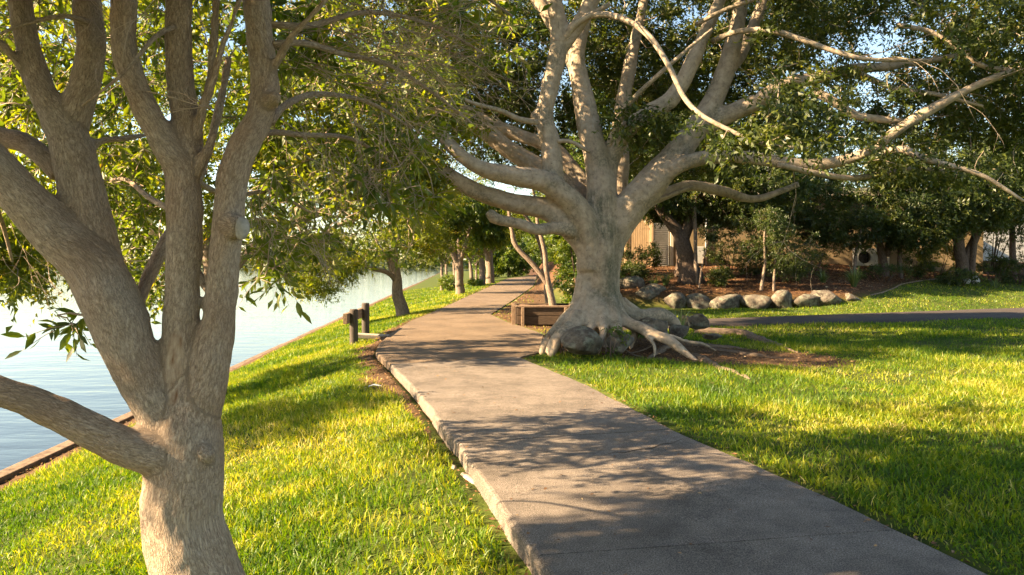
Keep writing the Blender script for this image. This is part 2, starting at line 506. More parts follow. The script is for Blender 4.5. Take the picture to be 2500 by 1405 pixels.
# ------------------------------------------------------------------ paths
def conc_col(n):
    p = geo(n)
    sp = n.ramp(ntex(n, 105, 4, 0.8, p), [(0.34, (0.04, 0.033, 0.028)), (0.5, (0.185, 0.152, 0.126)), (0.66, (0.42, 0.355, 0.30))])
    st = n.ramp(ntex(n, 1.4, 6, 0.65, p), [(0.33, g3(0.60)), (0.6, g3(1.0))])
    st2 = n.ramp(ntex(n, 7, 4, 0.6, p), [(0.35, g3(0.80)), (0.6, g3(1.0))])
    return n.mix(1.0, n.mix(1.0, sp, st, 'MULTIPLY'), st2, 'MULTIPLY')
M_CONC = pbr('path_concrete', conc_col, 0.85, lambda n: n.math('ADD', ntex(n, 150, 3, 0.7, geo(n)), ntex(n, 12, 3, 0.6, geo(n))), 0.5, 0.006, 0.2)
def brown_col(n):
    p = geo(n)
    sp = n.ramp(ntex(n, 110, 4, 0.75, p), [(0.31, (0.045, 0.032, 0.022)), (0.5, (0.17, 0.122, 0.084)), (0.69, (0.35, 0.262, 0.185))])
    st = n.ramp(ntex(n, 0.9, 6, 0.65, p), [(0.33, g3(0.65)), (0.6, g3(1.0))])
    return n.mix(1.0, sp, st, 'MULTIPLY')
M_BROWN = pbr('path_brown', brown_col, 0.9, lambda n: ntex(n, 120, 3, 0.7, geo(n)), 0.6, 0.008, 0.2)
M_SIDE = pbr('path_dark', lambda n: n.ramp(ntex(n, 60, 4, 0.7, geo(n)), [(0.3, (0.03, 0.024, 0.022)), (0.7, (0.095, 0.076, 0.066))]), 0.9, lambda n: ntex(n, 120, 3, 0.7, geo(n)), 0.5, 0.006, 0.2)

def slab(yl0, yr0, yl1, yr1, m, rough, thick=0.22, nz_seed=0, ncol=14):
    """a piece of path between two skewed joints; rounded rims, sides down to the soil"""
    us = np.linspace(0, 1, m)
    cols = np.linspace(0, 1, ncol)
    top, rim = [], []
    for u in us:
        a = yl0 + (yl1 - yl0) * u; b = yr0 + (yr1 - yr0) * u
        A = np.array([float(xl(a)), a]); B = np.array([float(xr(b)), b])
        d = (B - A) / np.linalg.norm(B - A)
        nzl = rough * (noise(np.array([[a * 2.3, 1.5 + nz_seed]]), 1, 21)[0] + 0.25 * noise(np.array([[a * 19.0, 4.5]]), 1, 22)[0] + 0.3 * noise(np.array([[a * 8.0, 9.5]]), 1, 24)[0])
        A = A + d * nzl * 0.018; B = B + d * 0.02 * noise(np.array([[b * 4.0, 7.5]]), 1, 23)[0]
        c = [(*A, -thick), (*(A + d * nzl * 0.01), -0.022), (*(A + d * (0.006 + 0.008 * rough)), -0.006), (*(A + d * 0.035), 0.0)]
        for q in cols[1:-1]:
            c.append((*(A + (B - A) * q), 0.0))
        c += [(*(B - d * 0.02), 0.0), (*(B - d * 0.004), -0.008), (*B, -0.02), (*B, -thick)]
        top.append(c)
    T = np.array(top, float)
    T[:, 4:-4, 2] += 0.004 * noise(T[:, 4:-4, :2], 1.6, 30)
    a, b = T.shape[:2]
    i = np.arange(a - 1)[:, None] * b; j = np.arange(b - 1)[None]
    q = np.stack([i + j, i + j + 1, i + b + j + 1, i + b + j], -1).reshape(-1, 4)
    V = T.reshape(-1, 3)
    F = [list(f) for f in q]
    F.append(list(range(b - 1, -1, -1))[::-1][::-1])
    F.append([(a - 1) * b + k for k in range(b)][::-1])
    me = bpy.data.meshes.new('slab')
    me.from_pydata(V.tolist(), [], F)
    me.update()
    return me

cp = bpy.data.objects.new('concrete_path', None)
COL.objects.link(cp); cp['kind'] = 'structure'
JL = [(-7.5, -7.3), (-4.0, -3.7), (-1.2, -0.9), (1.55, 1.9), (4.25, 4.67), (6.95, 7.55), (9.4, 10.4), (12.5, 13.45)]
for k in range(len(JL) - 1):
    (a, b), (c, d) = JL[k], JL[k + 1]
    me = slab(a + 0.006, b + 0.006, c - 0.006, d - 0.006, 48, 1.0, nz_seed=k)
    me.materials.append(M_CONC)
    o = obj('slab', me, cp)
    if k == 5: o.location.z = 0.004
# soil in the joints lies under the slabs (ground sheet); a hairline crack on one slab
ck = Acc()
cpts = [P(1475, 1112, 6.6)[:2], P(1530, 1100, 6.75)[:2], P(1590, 1094, 6.85)[:2], P(1640, 1082, 7.0)[:2], P(1668, 1070, 7.15)[:2]]
cpts = [(G(px, py, 0.0)[0], G(px, py, 0.0)[1], 0.0005) for px, py in ((1475, 1112), (1500, 1106), (1522, 1107), (1560, 1098), (1592, 1096), (1615, 1086), (1640, 1083), (1668, 1071))]
ck.tube(np.array(cpts), np.array([.001, .0015, .003, .002, .003, .003, .002, .001]), 4)
M_CRACK = pbr('crack_soil', lambda n: (0.05, 0.035, 0.025), 1.0)
obj('crack', ck.mesh('crack', M_CRACK), cp)

me = slab(12.512, 13.462, 118, 119, 220, 0.25, 0.16, 9, 12)
me.materials.append(M_BROWN)
obj('brown_path', me, kind='structure')

xs = np.linspace(1.6, 60, 90)
rows = []
for t in (0, 0.03, 0.25, 0.5, 0.75, 0.97, 1.0):
    y = sp_near(xs) + (sp_far(xs) - sp_near(xs)) * t
    z = zg(xs, y) + (0.035 if 0 < t < 1 else -0.03) + 0.0
    rows.append(np.stack([xs, y, np.maximum(z, -0.05 if t in (0, 1.0) else 0.025)], -1))
T = np.array(rows)
i = np.arange(6)[:, None] * 90; j = np.arange(89)[None]
obj('side_path', tris_mesh('side_path', T.reshape(-1, 3), np.stack([i + j, i + j + 1, i + 90 + j + 1, i + 90 + j], -1).reshape(-1, 4), None, M_SIDE, True), kind='structure')

# timber edging along the water, one board after another
M_EDGE = pbr('edging_timber', lambda n: n.ramp(ntex(n, 9, 5, 0.7, geo(n)), [(0.3, (0.07, 0.045, 0.03)), (0.7, (0.27, 0.19, 0.13))]), 0.9, lambda n: ntex(n, 30, 4, 0.7, geo(n)), 0.5, 0.01)
edge = thing('water_edging', 'low weathered timber edging along the waterline below the grass bank', 'edging', (float(xw(0)), 0, WALLZ))
brd = bevel_box('board', (0.22, 2.36, 0.42), 0.018, M_EDGE)
ang = math.atan(0.072)
for k in range(46):
    y = -6.0 + k * 2.4
    o = obj('board', brd, edge)
    o.location = (float(xw(y)) - 0.09 + 0.012 * math.sin(k * 2.3), y, WALLZ - 0.16 + 0.008 * math.sin(k * 1.7))
    o.rotation_euler = (0, 0, ang + 0.004 * math.sin(k * 3.1))

# ------------------------------------------------------------------ foliage engine
TD = (np.array([[0, 0, 0], [.45, .5, .16], [1, 0, -.12], [.45, -.5, .16]], float), np.array([[0, 2, 1], [0, 3, 2]]))
TS = (np.array([[0, .10, 0], [.42, -.62, .14], [1, .12, -.05]], float), np.array([[0, 1, 2]]))
TF = (np.array([[0, 0, 0], [.28, .40, .13], [.62, .44, .15], [1, 0, -.18], [.62, -.44, .15], [.28, -.40, .13], [.5, 0, .03]], float),
      np.array([[0, 6, 1], [1, 6, 2], [2, 6, 3], [3, 6, 4], [4, 6, 5], [5, 6, 0]]))

def leaves(name, pos, ax, nr, L, W, rnd, T, mat):
    tv, tf = T
    sd = nrmz(np.cross(nr, ax)); nr = np.cross(ax, sd)
    V = pos[:, None] + (L[:, None] * tv[:, 0])[..., None] * ax[:, None] + (W[:, None] * tv[:, 1])[..., None] * sd[:, None] + (W[:, None] * tv[:, 2])[..., None] * nr[:, None]
    k = len(tv)
    F = tf[None] + (np.arange(len(pos)) * k)[:, None, None]
    return tris_mesh(name, V.reshape(-1, 3), F.reshape(-1, 3), {'rnd': np.repeat(rnd, k)}, mat)

def spray(cl, out, ntw, nlf, tl, L, asp, droop=0.25, upn=0.5, spread=1.0, tone=None):
    """leaves on short twiglets around each cluster centre"""
    n = len(cl)
    td = nrmz(out[:, None] * 0.55 + rng.normal(size=(n, ntw, 3)) * spread * np.array([1, 1, 0.7]))
    ln = tl * rng.uniform(0.5, 1.15, (n, ntw, 1))
    s = (np.arange(nlf) + rng.uniform(0.1, 0.9, (n, ntw, nlf))) / nlf
    pos = cl[:, None, None] + td[:, :, None] * (ln * s)[..., None] - np.array([0, 0, 1]) * (droop * 0.6 * ln * s ** 2)[..., None]
    ax = nrmz(td[:, :, None] * 0.55 + rng.normal(size=(n, ntw, nlf, 3)) * 0.65 - np.array([0, 0, droop]))
    nr = nrmz(rng.normal(size=(n, ntw, nlf, 3)) * 0.75 + np.array([0, 0, upn]))
    LL = L * rng.uniform(0.65, 1.2, (n, ntw, nlf))
    base = rng.uniform(0, 1, (n, 1, 1)) if tone is None else tone[:, None, None]
    rnd = np.clip(0.6 * base + 0.4 * rng.uniform(0, 1, (n, ntw, nlf)) - 0.05 + 0.25 * (rng.uniform(0, 1, (n, ntw, nlf)) > 0.97), 0, 1)
    m = n * ntw * nlf
    return pos.reshape(m, 3), ax.reshape(m, 3), nr.reshape(m, 3), LL.reshape(m), (LL * asp * rng.uniform(0.85, 1.15, LL.shape)).reshape(m), rnd.reshape(m), td, ln

def ell(c, r, n, shell=0.55):
    u = nrmz(rng.normal(size=(n, 3)))
    t = rng.uniform(0, 1, n) ** (1 / 3)
    t = np.where(rng.uniform(0, 1, n) < shell, 0.72 + 0.28 * rng.uniform(0, 1, n), t)
    c = np.asarray(c, float)
    return c + u * t[:, None] * np.asarray(r, float), nrmz(u * np.asarray(r) + 1e-6)

def clumpy(p, o, scale, thr, seed):
    k = noise(p, scale, seed) + 0.5 * noise(p, scale * 2.3, seed + 1) > thr
    return p[k], o[k]

def connect(acc, skel, targets, rtip, sag=0.08, maxlen=9.0, k=4, grow=1.1, wob=0.12):
    """branches from the skeleton to every cluster, each joining the nearest wood already there"""
    nodes = [np.asarray(skel, float)]
    tot = np.vstack(nodes)
    d0 = np.array([np.min(np.linalg.norm(tot - t, axis=1)) for t in targets])
    buf = np.empty((len(tot) + len(targets) * 5, 3)); buf[:len(tot)] = tot; m = len(tot)
    for i in np.argsort(d0):
        t = targets[i]
        dd = np.linalg.norm(buf[:m] - t, axis=1)
        j = int(np.argmin(dd)); ln = dd[j]
        if ln > maxlen or ln < 0.02: continue
        a = buf[j]
        s = np.linspace(0, 1, 5)[:, None]
        q = a + (t - a) * s
        w = rng.normal(size=3) * wob * ln
        w2 = rng.normal(size=3) * wob * 0.5 * ln
        q = q + np.sin(s * math.pi) * w + np.sin(s * 2 * math.pi) * w2
        q[:, 2] += (np.sin(s * math.pi) * sag * ln)[:, 0]
        rad = rtip * (1 + grow * ln * (1 - s[:, 0]))
        acc.tube(q, rad, k, bid=float(i % 17))
        buf[m:m + 4] = q[1:]; m += 4
    return buf[:m]

def wood(name, limbs, voxel, step, mat, lump=0.01, lscale=6.0, smooth_it=10, extra=None, flute=0.0, fscale=5.0):
    """limbs joined into one continuous skin: voxel remesh of tapered tubes, then smoothed; carries bark coordinates"""
    acc = Acc()
    cen, off0, ax0, alen, bid, tan = [], [], [], [], [], []
    for b, (pts, rad) in enumerate(limbs):
        q, r = catmull(pts, rad, step)
        acc.tube(q, r, 14)
        Ls = np.concatenate([[0], np.cumsum(np.linalg.norm(np.diff(q, axis=0), axis=1))])
        cen.append(q); alen.append(Ls); bid.append(np.full(len(q), b)); ax0.append(np.repeat(nrmz(q[-1] - q[0])[None], len(q), 0)); off0.append(r); tan.append(nrmz(np.gradient(q, axis=0)))
    me = acc.mesh('tmp', None)
    o = bpy.data.objects.new('tmp', me); COL.objects.link(o)
    md = o.modifiers.new('r', 'REMESH'); md.mode = 'VOXEL'; md.voxel_size = voxel
    dg = bpy.context.evaluated_depsgraph_get()
    ev = o.evaluated_get(dg)
    m2 = bpy.data.meshes.new_from_object(ev)
    nv = len(m2.vertices)
    V = np.empty(nv * 3, np.float32); m2.vertices.foreach_get('co', V); V = V.reshape(-1, 3).astype(float)
    E = np.empty(len(m2.edges) * 2, np.int32); m2.edges.foreach_get('vertices', E); E = E.reshape(-1, 2)
    deg = np.bincount(E.ravel(), minlength=nv).astype(float)[:, None]
    for _ in range(smooth_it):
        A = np.zeros_like(V)
        for c in range(3):
            A[:, c] = np.bincount(E[:, 0], V[E[:, 1], c], nv) + np.bincount(E[:, 1], V[E[:, 0], c], nv)
        V = V + 0.6 * (A / np.maximum(deg, 1) - V)
    C = np.vstack(cen); Rr = np.concatenate(off0); AL = np.concatenate(alen); B = np.concatenate(bid); AX = np.vstack(ax0)
    near = np.empty(nv, int)
    for s in range(0, nv, 4000):
        d = np.sqrt(np.maximum((V[s:s + 4000] ** 2).sum(1)[:, None] + (C ** 2).sum(1)[None] - 2 * V[s:s + 4000] @ C.T, 0)) / np.maximum(Rr, 0.02)[None]
        near[s:s + 4000] = d.argmin(1)
    rad = V - C[near]
    TT = np.vstack(tan)[near]
    along = (rad * TT).sum(1)
    rad = rad - TT * along[:, None]
    bark = rad + AX[near] * ((AL[near] + along) * 0.30)[:, None] + B[near][:, None] * 3.7
    nrm = nrmz(rad)
    V = V + nrm * (lump * (noise(V, lscale, 40) + 0.5 * noise(V, lscale * 2.7, 41)) + flute * (noise(bark, fscale, 42) + 0.6 * noise(bark, fscale * 2.2, 43)))[:, None]
    m2.vertices.foreach_set('co', V.astype(np.float32).ravel())
    a = m2.attributes.new('bark', 'FLOAT_VECTOR', 'POINT'); a.data.foreach_set('vector', bark.astype(np.float32).ravel())
    if extra:
        for an, fn in extra.items():
            a = m2.attributes.new(an, 'FLOAT', 'POINT'); a.data.foreach_set('value', fn(V).astype(np.float32))
    m2.polygons.foreach_set('use_smooth', np.ones(len(m2.polygons), bool))
    m2.materials.clear(); m2.materials.append(mat)
    m2.name = name
    m2.update()
    bpy.data.objects.remove(o); bpy.data.meshes.remove(me)
    return m2, C, Rr

def limb(spec, d0):
    """(px, py, width px, depth offset) -> points and radii"""
    pts, rad = [], []
    for s in spec:
        d = d0 + (s[3] if len(s) > 3 else 0.0)
        pts.append(P(s[0], s[1], d)); rad.append(s[2] / 2 / FPX * d)
    return np.array(pts), np.array(rad)


# ------------------------------------------------------------------ foreground tree
def sub_leaves(parent, pos, ax, nr, L, W, rnd, count, mat, pix):
    """the leaves that show largest become single objects sharing a few meshes; returns the mask of the rest"""
    order = np.argsort(-pix)[:count]
    protos = []
    for k in range(8):
        r = np.full(len(TF[0]), (k + 0.5) / 8)
        v = TF[0].copy(); v[:, 2] *= 0.6 + 0.2 * k; v[3, 2] -= 0.03 * k
        protos.append(tris_mesh('leaf', v, TF[1], {'rnd': r}, mat, True))
    for i in order:
        a = ax[i]; s_ = np.cross(nr[i], a); s_ /= np.linalg.norm(s_); n_ = np.cross(a, s_)
        o = bpy.data.objects.new('leaf', protos[int(np.clip(rnd[i] * 8, 0, 7))])
        COL.objects.link(o)
        o.parent = parent
        M = Matrix(((a[0] * L[i], s_[0] * W[i], n_[0] * W[i], pos[i][0]), (a[1] * L[i], s_[1] * W[i], n_[1] * W[i], pos[i][1]), (a[2] * L[i], s_[2] * W[i], n_[2] * W[i], pos[i][2]), (0, 0, 0, 1)))
        o.matrix_parent_inverse = parent_inv(parent)
        o.matrix_basis = M
    m = np.ones(len(pos), bool); m[order] = False
    return m

def twig_fan(acc, start, d, length, r, curve=0.5, level=2, kids=4, gravity=-0.15):
    n = 7
    p = np.array(start, float); d = nrmz(np.array(d, float)); pts = [p.copy()]
    cv = rng.normal(size=3) * curve
    for i in range(n - 1):
        d = nrmz(d + cv / n + rng.normal(size=3) * 0.10 + np.array([0, 0, gravity / n]))
        p = p + d * length / (n - 1); pts.append(p.copy())
    pts = np.array(pts)
    acc.tube(pts, np.linspace(r, r * 0.35, n), 4 if r > 0.004 else 3, bid=float(rng.integers(0, 9)))
    ends = [(pts[-1], d)]
    if level > 0:
        for _ in range(kids):
            i = int(rng.integers(1, n - 1))
            dd = nrmz((pts[i + 1] - pts[i]) / np.linalg.norm(pts[i + 1] - pts[i]) + rng.normal(size=3) * 0.5)
            ends += twig_fan(acc, pts[i], dd, length * rng.uniform(0.35, 0.65), r * 0.6, curve, level - 1, max(1, kids - 1), gravity)
    return ends

FD = 3.6
base = np.array([(500 - 1250) / FPX * FD, FD, 0]); base[2] = zg1(base[0], base[1])
FL = [
 # trunk, then the stems as they leave it
 [(520, 1640, 330, .02), (505, 1500, 240), (480, 1405, 214), (446, 1270, 200), (452, 1150, 196), (462, 1040, 165, .02), (462, 950, 110, .03)],
 [(452, 1190, 120, .02), (405, 1125, 125, -.08), (320, 1096, 112, -.14), (200, 1040, 98, -.2), (90, 986, 91, -.25), (0, 955, 88, -.3), (-140, 905, 88, -.35), (-330, 800, 76, -.4), (-520, 640, 60, -.3), (-650, 440, 46, -.2)],
 [(440, 1120, 110), (385, 1010, 112, -.03), (330, 890, 138, -.04), (280, 760, 162, -.03), (232, 660, 155), (140, 575, 132, -.03), (30, 455, 122, -.08), (-70, 350, 116, -.12), (-200, 210, 104, -.1), (-320, 20, 95), (-380, -250, 80, .1)],
 [(270, 740, 120, .05), (232, 600, 130, .08), (200, 470, 124, .1), (172, 350, 112, .1), (142, 290, 96, .1), (98, 210, 72, .1), (66, 100, 64, .12), (48, 0, 64, .14), (20, -200, 55, .2), (-40, -450, 40, .3)],
 [(172, 350, 90, .12), (182, 280, 88, .12), (212, 190, 82, .13), (224, 100, 76, .15), (212, 0, 78, .2), (225, -200, 66, .3), (280, -480, 48, .5)],
 [(455, 1090, 110), (436, 960, 104, .02), (440, 820, 98, .03), (446, 700, 92, .03), (450, 600, 98, .03), (450, 500, 102, .03), (442, 420, 96, .03), (412, 370, 80, 0), (372, 300, 76, -.03), (340, 230, 70, -.05), (308, 140, 72, -.06), (300, 60, 72, -.05), (302, 0, 72, -.05), (285, -200, 62, 0), (230, -480, 46, .1)],
 [(446, 470, 80, .05), (458, 380, 86, .06), (456, 300, 82, .07), (442, 210, 76, .08), (436, 110, 74, .1), (436, 0, 72, .12), (432, -200, 60, .2), (470, -480, 44, .3)],
 [(480, 1060, 110, .02), (498, 960, 120, .02), (520, 860, 106, .03), (537, 760, 90, .03), (546, 650, 90, .03), (556, 560, 88, .02), (562, 480, 84, .02), (576, 405, 88, .03), (602, 345, 84, .05), (632, 285, 78, .08), (648, 215, 82, .1), (640, 140, 78, .12), (630, 50, 76, .14), (626, 0, 76, .16), (615, -200, 64, .25), (650, -480, 46, .4)],
 # pruned stub on the right stem, knots
 [(556, 545, 70, .0), (576, 553, 68, -.05), (590, 556, 66, -.09)],
 [(548, 430, 40, .02), (532, 428, 26, -.02)],
 [(655, 250, 50, .05), (672, 238, 40, 0), (682, 225, 20, 0)],
 [(480, 420, 40, .02), (505, 365, 30, .0), (528, 322, 18, .0)],
 [(500, 1120, 60, -.06), (503, 1100, 46, -.125)],
 # limb coming out behind the left stem, limb behind the centre stem, boughs
 [(150, 430, 60, .15), (108, 385, 62, .15), (60, 350, 60, .2), (0, 335, 58, .25), (-120, 300, 52, .3), (-300, 180, 42, .4)],
 [(300, 800, 40, .1), (345, 720, 42, .25), (380, 640, 40, .35), (420, 560, 36, .45), (470, 470, 32, .6), (520, 330, 28, .8), (560, 140, 24, 1.0)],
 [(195, 420, 30, .12), (235, 352, 27, .18), (300, 338, 24, .3), (360, 330, 16, .5)],
 [(70, 200, 30, .1), (40, 150, 30, .05), (5, 110, 28, 0), (-60, 60, 22, 0)],
 [(478, 330, 34, .03), (498, 255, 30, 0), (522, 190, 27, -.02), (545, 110, 23, -.02), (572, 40, 20, 0), (600, -60, 16, .05)],
 [(505, 235, 24, .02), (520, 130, 26, .06), (528, 0, 26, .1), (535, -160, 20, .2)],
 [(655, 190, 34, .1), (682, 140, 26, .05), (715, 85, 25, .0), (765, 35, 22, -.02), (820, -30, 18, 0), (900, -150, 14, .1)],
]
limbs = [limb([(a[0], a[1], a[2] * (0.86 if i else 0.95), *a[3:]) for a in s], FD) for i, s in enumerate(FL)]
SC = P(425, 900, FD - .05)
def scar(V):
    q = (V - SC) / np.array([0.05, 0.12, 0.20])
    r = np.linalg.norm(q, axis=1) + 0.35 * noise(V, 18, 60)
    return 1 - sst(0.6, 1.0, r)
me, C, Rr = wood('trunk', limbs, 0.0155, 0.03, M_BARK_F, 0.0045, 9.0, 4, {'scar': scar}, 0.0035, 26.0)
T_FORE = thing('lakeside_tree', 'large multi-stemmed tree with grey-brown bark in the left foreground by the path', 'tree', base)
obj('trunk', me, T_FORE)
# the sawn face of the stub
nv = Vector((0.62, -0.76, 0.05)).normalized()
c = P(596, 557, FD - .118) - np.array(nv) * .016
def disc(c, nv, rx, ry, mat, name, wav=0.06):
    M = nv.to_track_quat('Z', 'Y').to_matrix()
    k = 28
    V = [[0, 0, 0.004]]
    for a in range(k):
        w = 1 + wav * math.sin(3 * a * 2 * math.pi / k + 1) * 0.5 + wav * 0.4 * math.sin(7 * a)
        V.append([rx * w * math.cos(a * 2 * math.pi / k), ry * w * math.sin(a * 2 * math.pi / k), 0.003])
    for a in range(k):
        V.append([V[1 + a][0] * 1.02, V[1 + a][1] * 1.02, -0.03])
    V = np.array(V) @ np.array(M).T + np.asarray(c)
    F = [[0, 1 + a, 1 + (a + 1) % k] for a in range(k)]
    F += [[1 + a, 1 + k + a, 1 + k + (a + 1) % k] for a in range(k)] + [[1 + a, 1 + k + (a + 1) % k, 1 + (a + 1) % k] for a in range(k)]
    return tris_mesh(name, V, np.array(F), None, mat)
M_SAWN = pbr('sawn_wood', lambda n: n.ramp(ntex(n, 30, 4, 0.6, geo(n)), [(0.3, (0.22, 0.19, 0.16)), (0.7, (0.40, 0.36, 0.31))]), 0.85)
obj('sawn_face', disc(c, nv, 0.030, 0.052, M_SAWN, 'sawn_face'), T_FORE, label='pale sawn face of the pruned stub on the right stem')

# finer branches that carry the hanging sprays
SB = [
 [(660, 60, 18, .15), (760, 62, 16, .3), (900, 30, 12, .6), (1050, 60, 8, .9), (1180, 130, 5, 1.1)],
 [(665, 110, 20, .12), (740, 105, 17, .25), (830, 130, 14, .5), (950, 160, 11, .8), (1060, 230, 8, 1.1), (1150, 300, 5, 1.3)],
 [(660, 300, 20, .15), (700, 255, 18, .4), (780, 230, 14, .9), (900, 250, 10, 1.4), (1000, 310, 6, 1.8)],
 [(560, 420, 18, .3), (640, 330, 16, .8), (740, 330, 14, 1.3), (860, 340, 10, 1.8), (960, 400, 6, 2.2)],
 [(600, -60, 24, .1), (760, -80, 20, .3), (950, -90, 16, .5), (1130, -40, 10, .8), (1250, 40, 6, 1.0)],
 [(430, 520, 18, .5), (360, 480, 14, .9), (310, 440, 11, 1.2), (270, 440, 7, 1.5)],
 [(470, 440, 18, .5), (560, 480, 14, 1.2), (660, 470, 11, 1.7), (760, 520, 6, 2.0)],
 [(-60, 380, 18, .2), (-20, 480, 14, .6), (10, 560, 10, .9), (30, 640, 6, 1.0)],
 [(250, 780, 9, .0), (205, 770, 7, .06), (170, 765, 5, .1), (140, 770, 3, .1)],
 [(230, 60, 16, .15), (160, 40, 13, 0), (60, 60, 9, -.1), (-40, 100, 6, -.2)],
 [(440, 60, 16, .1), (380, 90, 12, -.1), (300, 180, 8, -.25), (200, 260, 5, -.3)],
]
fskel = [C]
for s in SB:
    q, r = catmull(*limb(s, FD), 0.06)
    ac = Acc(); ac.tube(q, r, 7)
    obj('branch', ac.mesh('branch', M_BARK_F), T_FORE)
    fskel.append(q)
fskel = np.vstack(fskel)

# leaf clusters: sprays hanging in view, then the crown overhead
cls = []
def zone(n, x0, x1, y0, y1, d0, d1, thr=None, seed=0, sc=1.0):
    p = np.array([P(a, b, c) for a, b, c in zip(rng.uniform(x0, x1, n), rng.uniform(y0, y1, n), rng.uniform(d0, d1, n))])
    if thr is not None:
        p = p[noise(p, sc, seed) + .5 * noise(p, sc * 2.2, seed + 1) > thr]
    return p
cls.append(zone(230, 640, 1090, 120, 440, 5.4, 7.6, -0.02, 1, 1.0))
cls.append(zone(150, 620, 1020, 420, 640, 5.8, 7.8, -0.05, 2, 1.4))
cls.append(zone(20, 860, 1080, 330, 500, 4.2, 5.0, 0.0, 4, 1.4))
cls.append(zone(120, 235, 420, 330, 740, 5.6, 7.4, -0.2, 3, 1.3))
cls.append(zone(110, -60, 130, 0, 560, 4.6, 6.6, -0.1, 5, 1.2))
cls.append(zone(190, 640, 1250, -30, 170, 4.6, 7.0, 0.0, 6, 1.2))
cls.append(zone(120, 0, 640, -60, 330, 4.8, 6.6, 0.0, 7, 1.2))
cls.append(zone(2, 165, 200, 765, 800, 3.95, 4.05))
cls.append(zone(12, 600, 700, 420, 690, 4.6, 5.6))
over, oo = ell((-2.8, 1.5, 4.9), (5.6, 3.4, 1.8), 2100)
over = over[(over[:, 2] > 3.3) & (over[:, 1] < 4.7)]
ox, oy, od = proj(over)
over = over[~((oy > -190) & (ox > -250) & (ox < 2750) & (over[:, 1] > 0.3))]
cl = np.vstack(cls)
out = nrmz(cl - np.array([-1.3, 3.6, 3.0]))
ac = Acc()
connect(ac, fskel, cl, 0.0035, 0.05, 3.0, 3, 1.3, 0.10)
obj('branchlets', ac.mesh('branchlets', M_TWIG), T_FORE, kind='stuff')
pos, ax, nr, L, W, rnd, td, ln = spray(cl, out, 5, 6, 0.26, 0.098, 0.34, 0.35, 0.5)
ac = Acc()
for i in range(len(cl)):
    for j in range(td.shape[1]):
        t3 = np.array([0, .5, 1.0])[:, None]
        ac.tube(cl[i] + td[i, j] * ln[i, j] * t3 - np.array([0, 0, 1.0]) * (0.21 * ln[i, j] * t3 ** 2), np.array([.003, .0023, .0013]), 3)
obj('twiglets', ac.mesh('twiglets', M_TWIG), T_FORE, kind='stuff')
px, py, dd = proj(pos)
vis = (px > 0) & (px < 2500) & (py > 0) & (py < 1405)
pix = np.where(vis & (dd > 0.6), L / dd, 0)
keep = ~((dd < 3.35) & vis & (py > -40))
pos, ax, nr, L, W, rnd, pix = [a[keep] for a in (pos, ax, nr, L, W, rnd, pix)]
crown = obj('crown', None, T_FORE)
rest = sub_leaves(crown, pos, ax, nr, L, W, rnd, 300, M_LEAF_F, pix)
obj('foliage', leaves('foliage', pos[rest], ax[rest], nr[rest], L[rest], W[rest], rnd[rest], TD, M_LEAF_F), crown, kind='stuff')
over, _ = clumpy(over, over, 0.8, -0.45, 19)
ac = Acc()
connect(ac, fskel, over, 0.005, 0.05, 4.0, 3, 1.4, 0.10)
obj('branchlets', ac.mesh('branchlets', M_TWIG), T_FORE, kind='stuff')
pos, ax, nr, L, W, rnd, td, ln = spray(over, nrmz(over - np.array([-1.3, 3.6, 3.0])), 9, 9, 0.38, 0.155, 0.38, 0.3, 0.5)
obj('foliage', leaves('foliage', pos, ax, nr, L, W * 1.15, rnd, TS, M_LEAF_F), crown, kind='stuff')
# bare twigs hanging in curtains from the upper branches
tw = Acc()
def twig_zone(n, x0, x1, y0, y1, d0, d1, dirn, length, r=0.0042, curve=0.7, level=2, kids=3):
    for _ in range(n):
        s = P(rng.uniform(x0, x1), rng.uniform(y0, y1), rng.uniform(d0, d1))
        d = np.array(dirn) + rng.normal(size=3) * 0.35
        twig_fan(tw, s, d, length * rng.uniform(0.7, 1.3), r, curve, level, kids)
twig_zone(40, 680, 1020, -40, 190, 3.7, 4.6, (0.9, 0.1, -0.32), 0.75, 0.0036)
twig_zone(24, 780, 1150, 60, 300, 3.8, 4.7, (0.9, 0.1, -0.40), 0.55, 0.0034)
twig_zone(22, 660, 950, 200, 440, 4.0, 4.6, (0.4, 0.1, -0.8), 0.45, 0.0030)
twig_zone(10, 120, 520, -60, 60, 3.35, 3.7, (0.1, -0.1, -0.9), 0.38, 0.0030, 0.9)
twig_zone(4, 500, 520, 255, 275, 3.45, 3.5, (-0.9, -0.1, 0.05), 0.42, 0.0036, 0.7)
twig_zone(10, -60, 240, -30, 120, 3.6, 4.4, (0.5, 0, -0.7), 0.45, 0.0032)
twig_zone(20, 600, 800, 480, 600, 4.2, 4.9, (0.4, 0.1, -0.7), 0.35, 0.0026)
twig_zone(6, 0, 120, 520, 640, 4.6, 5.2, (0.2, 0.1, -0.8), 0.45, 0.0026)
obj('bare_twigs', tw.mesh('bare_twigs', M_TWIG), T_FORE, kind='stuff')

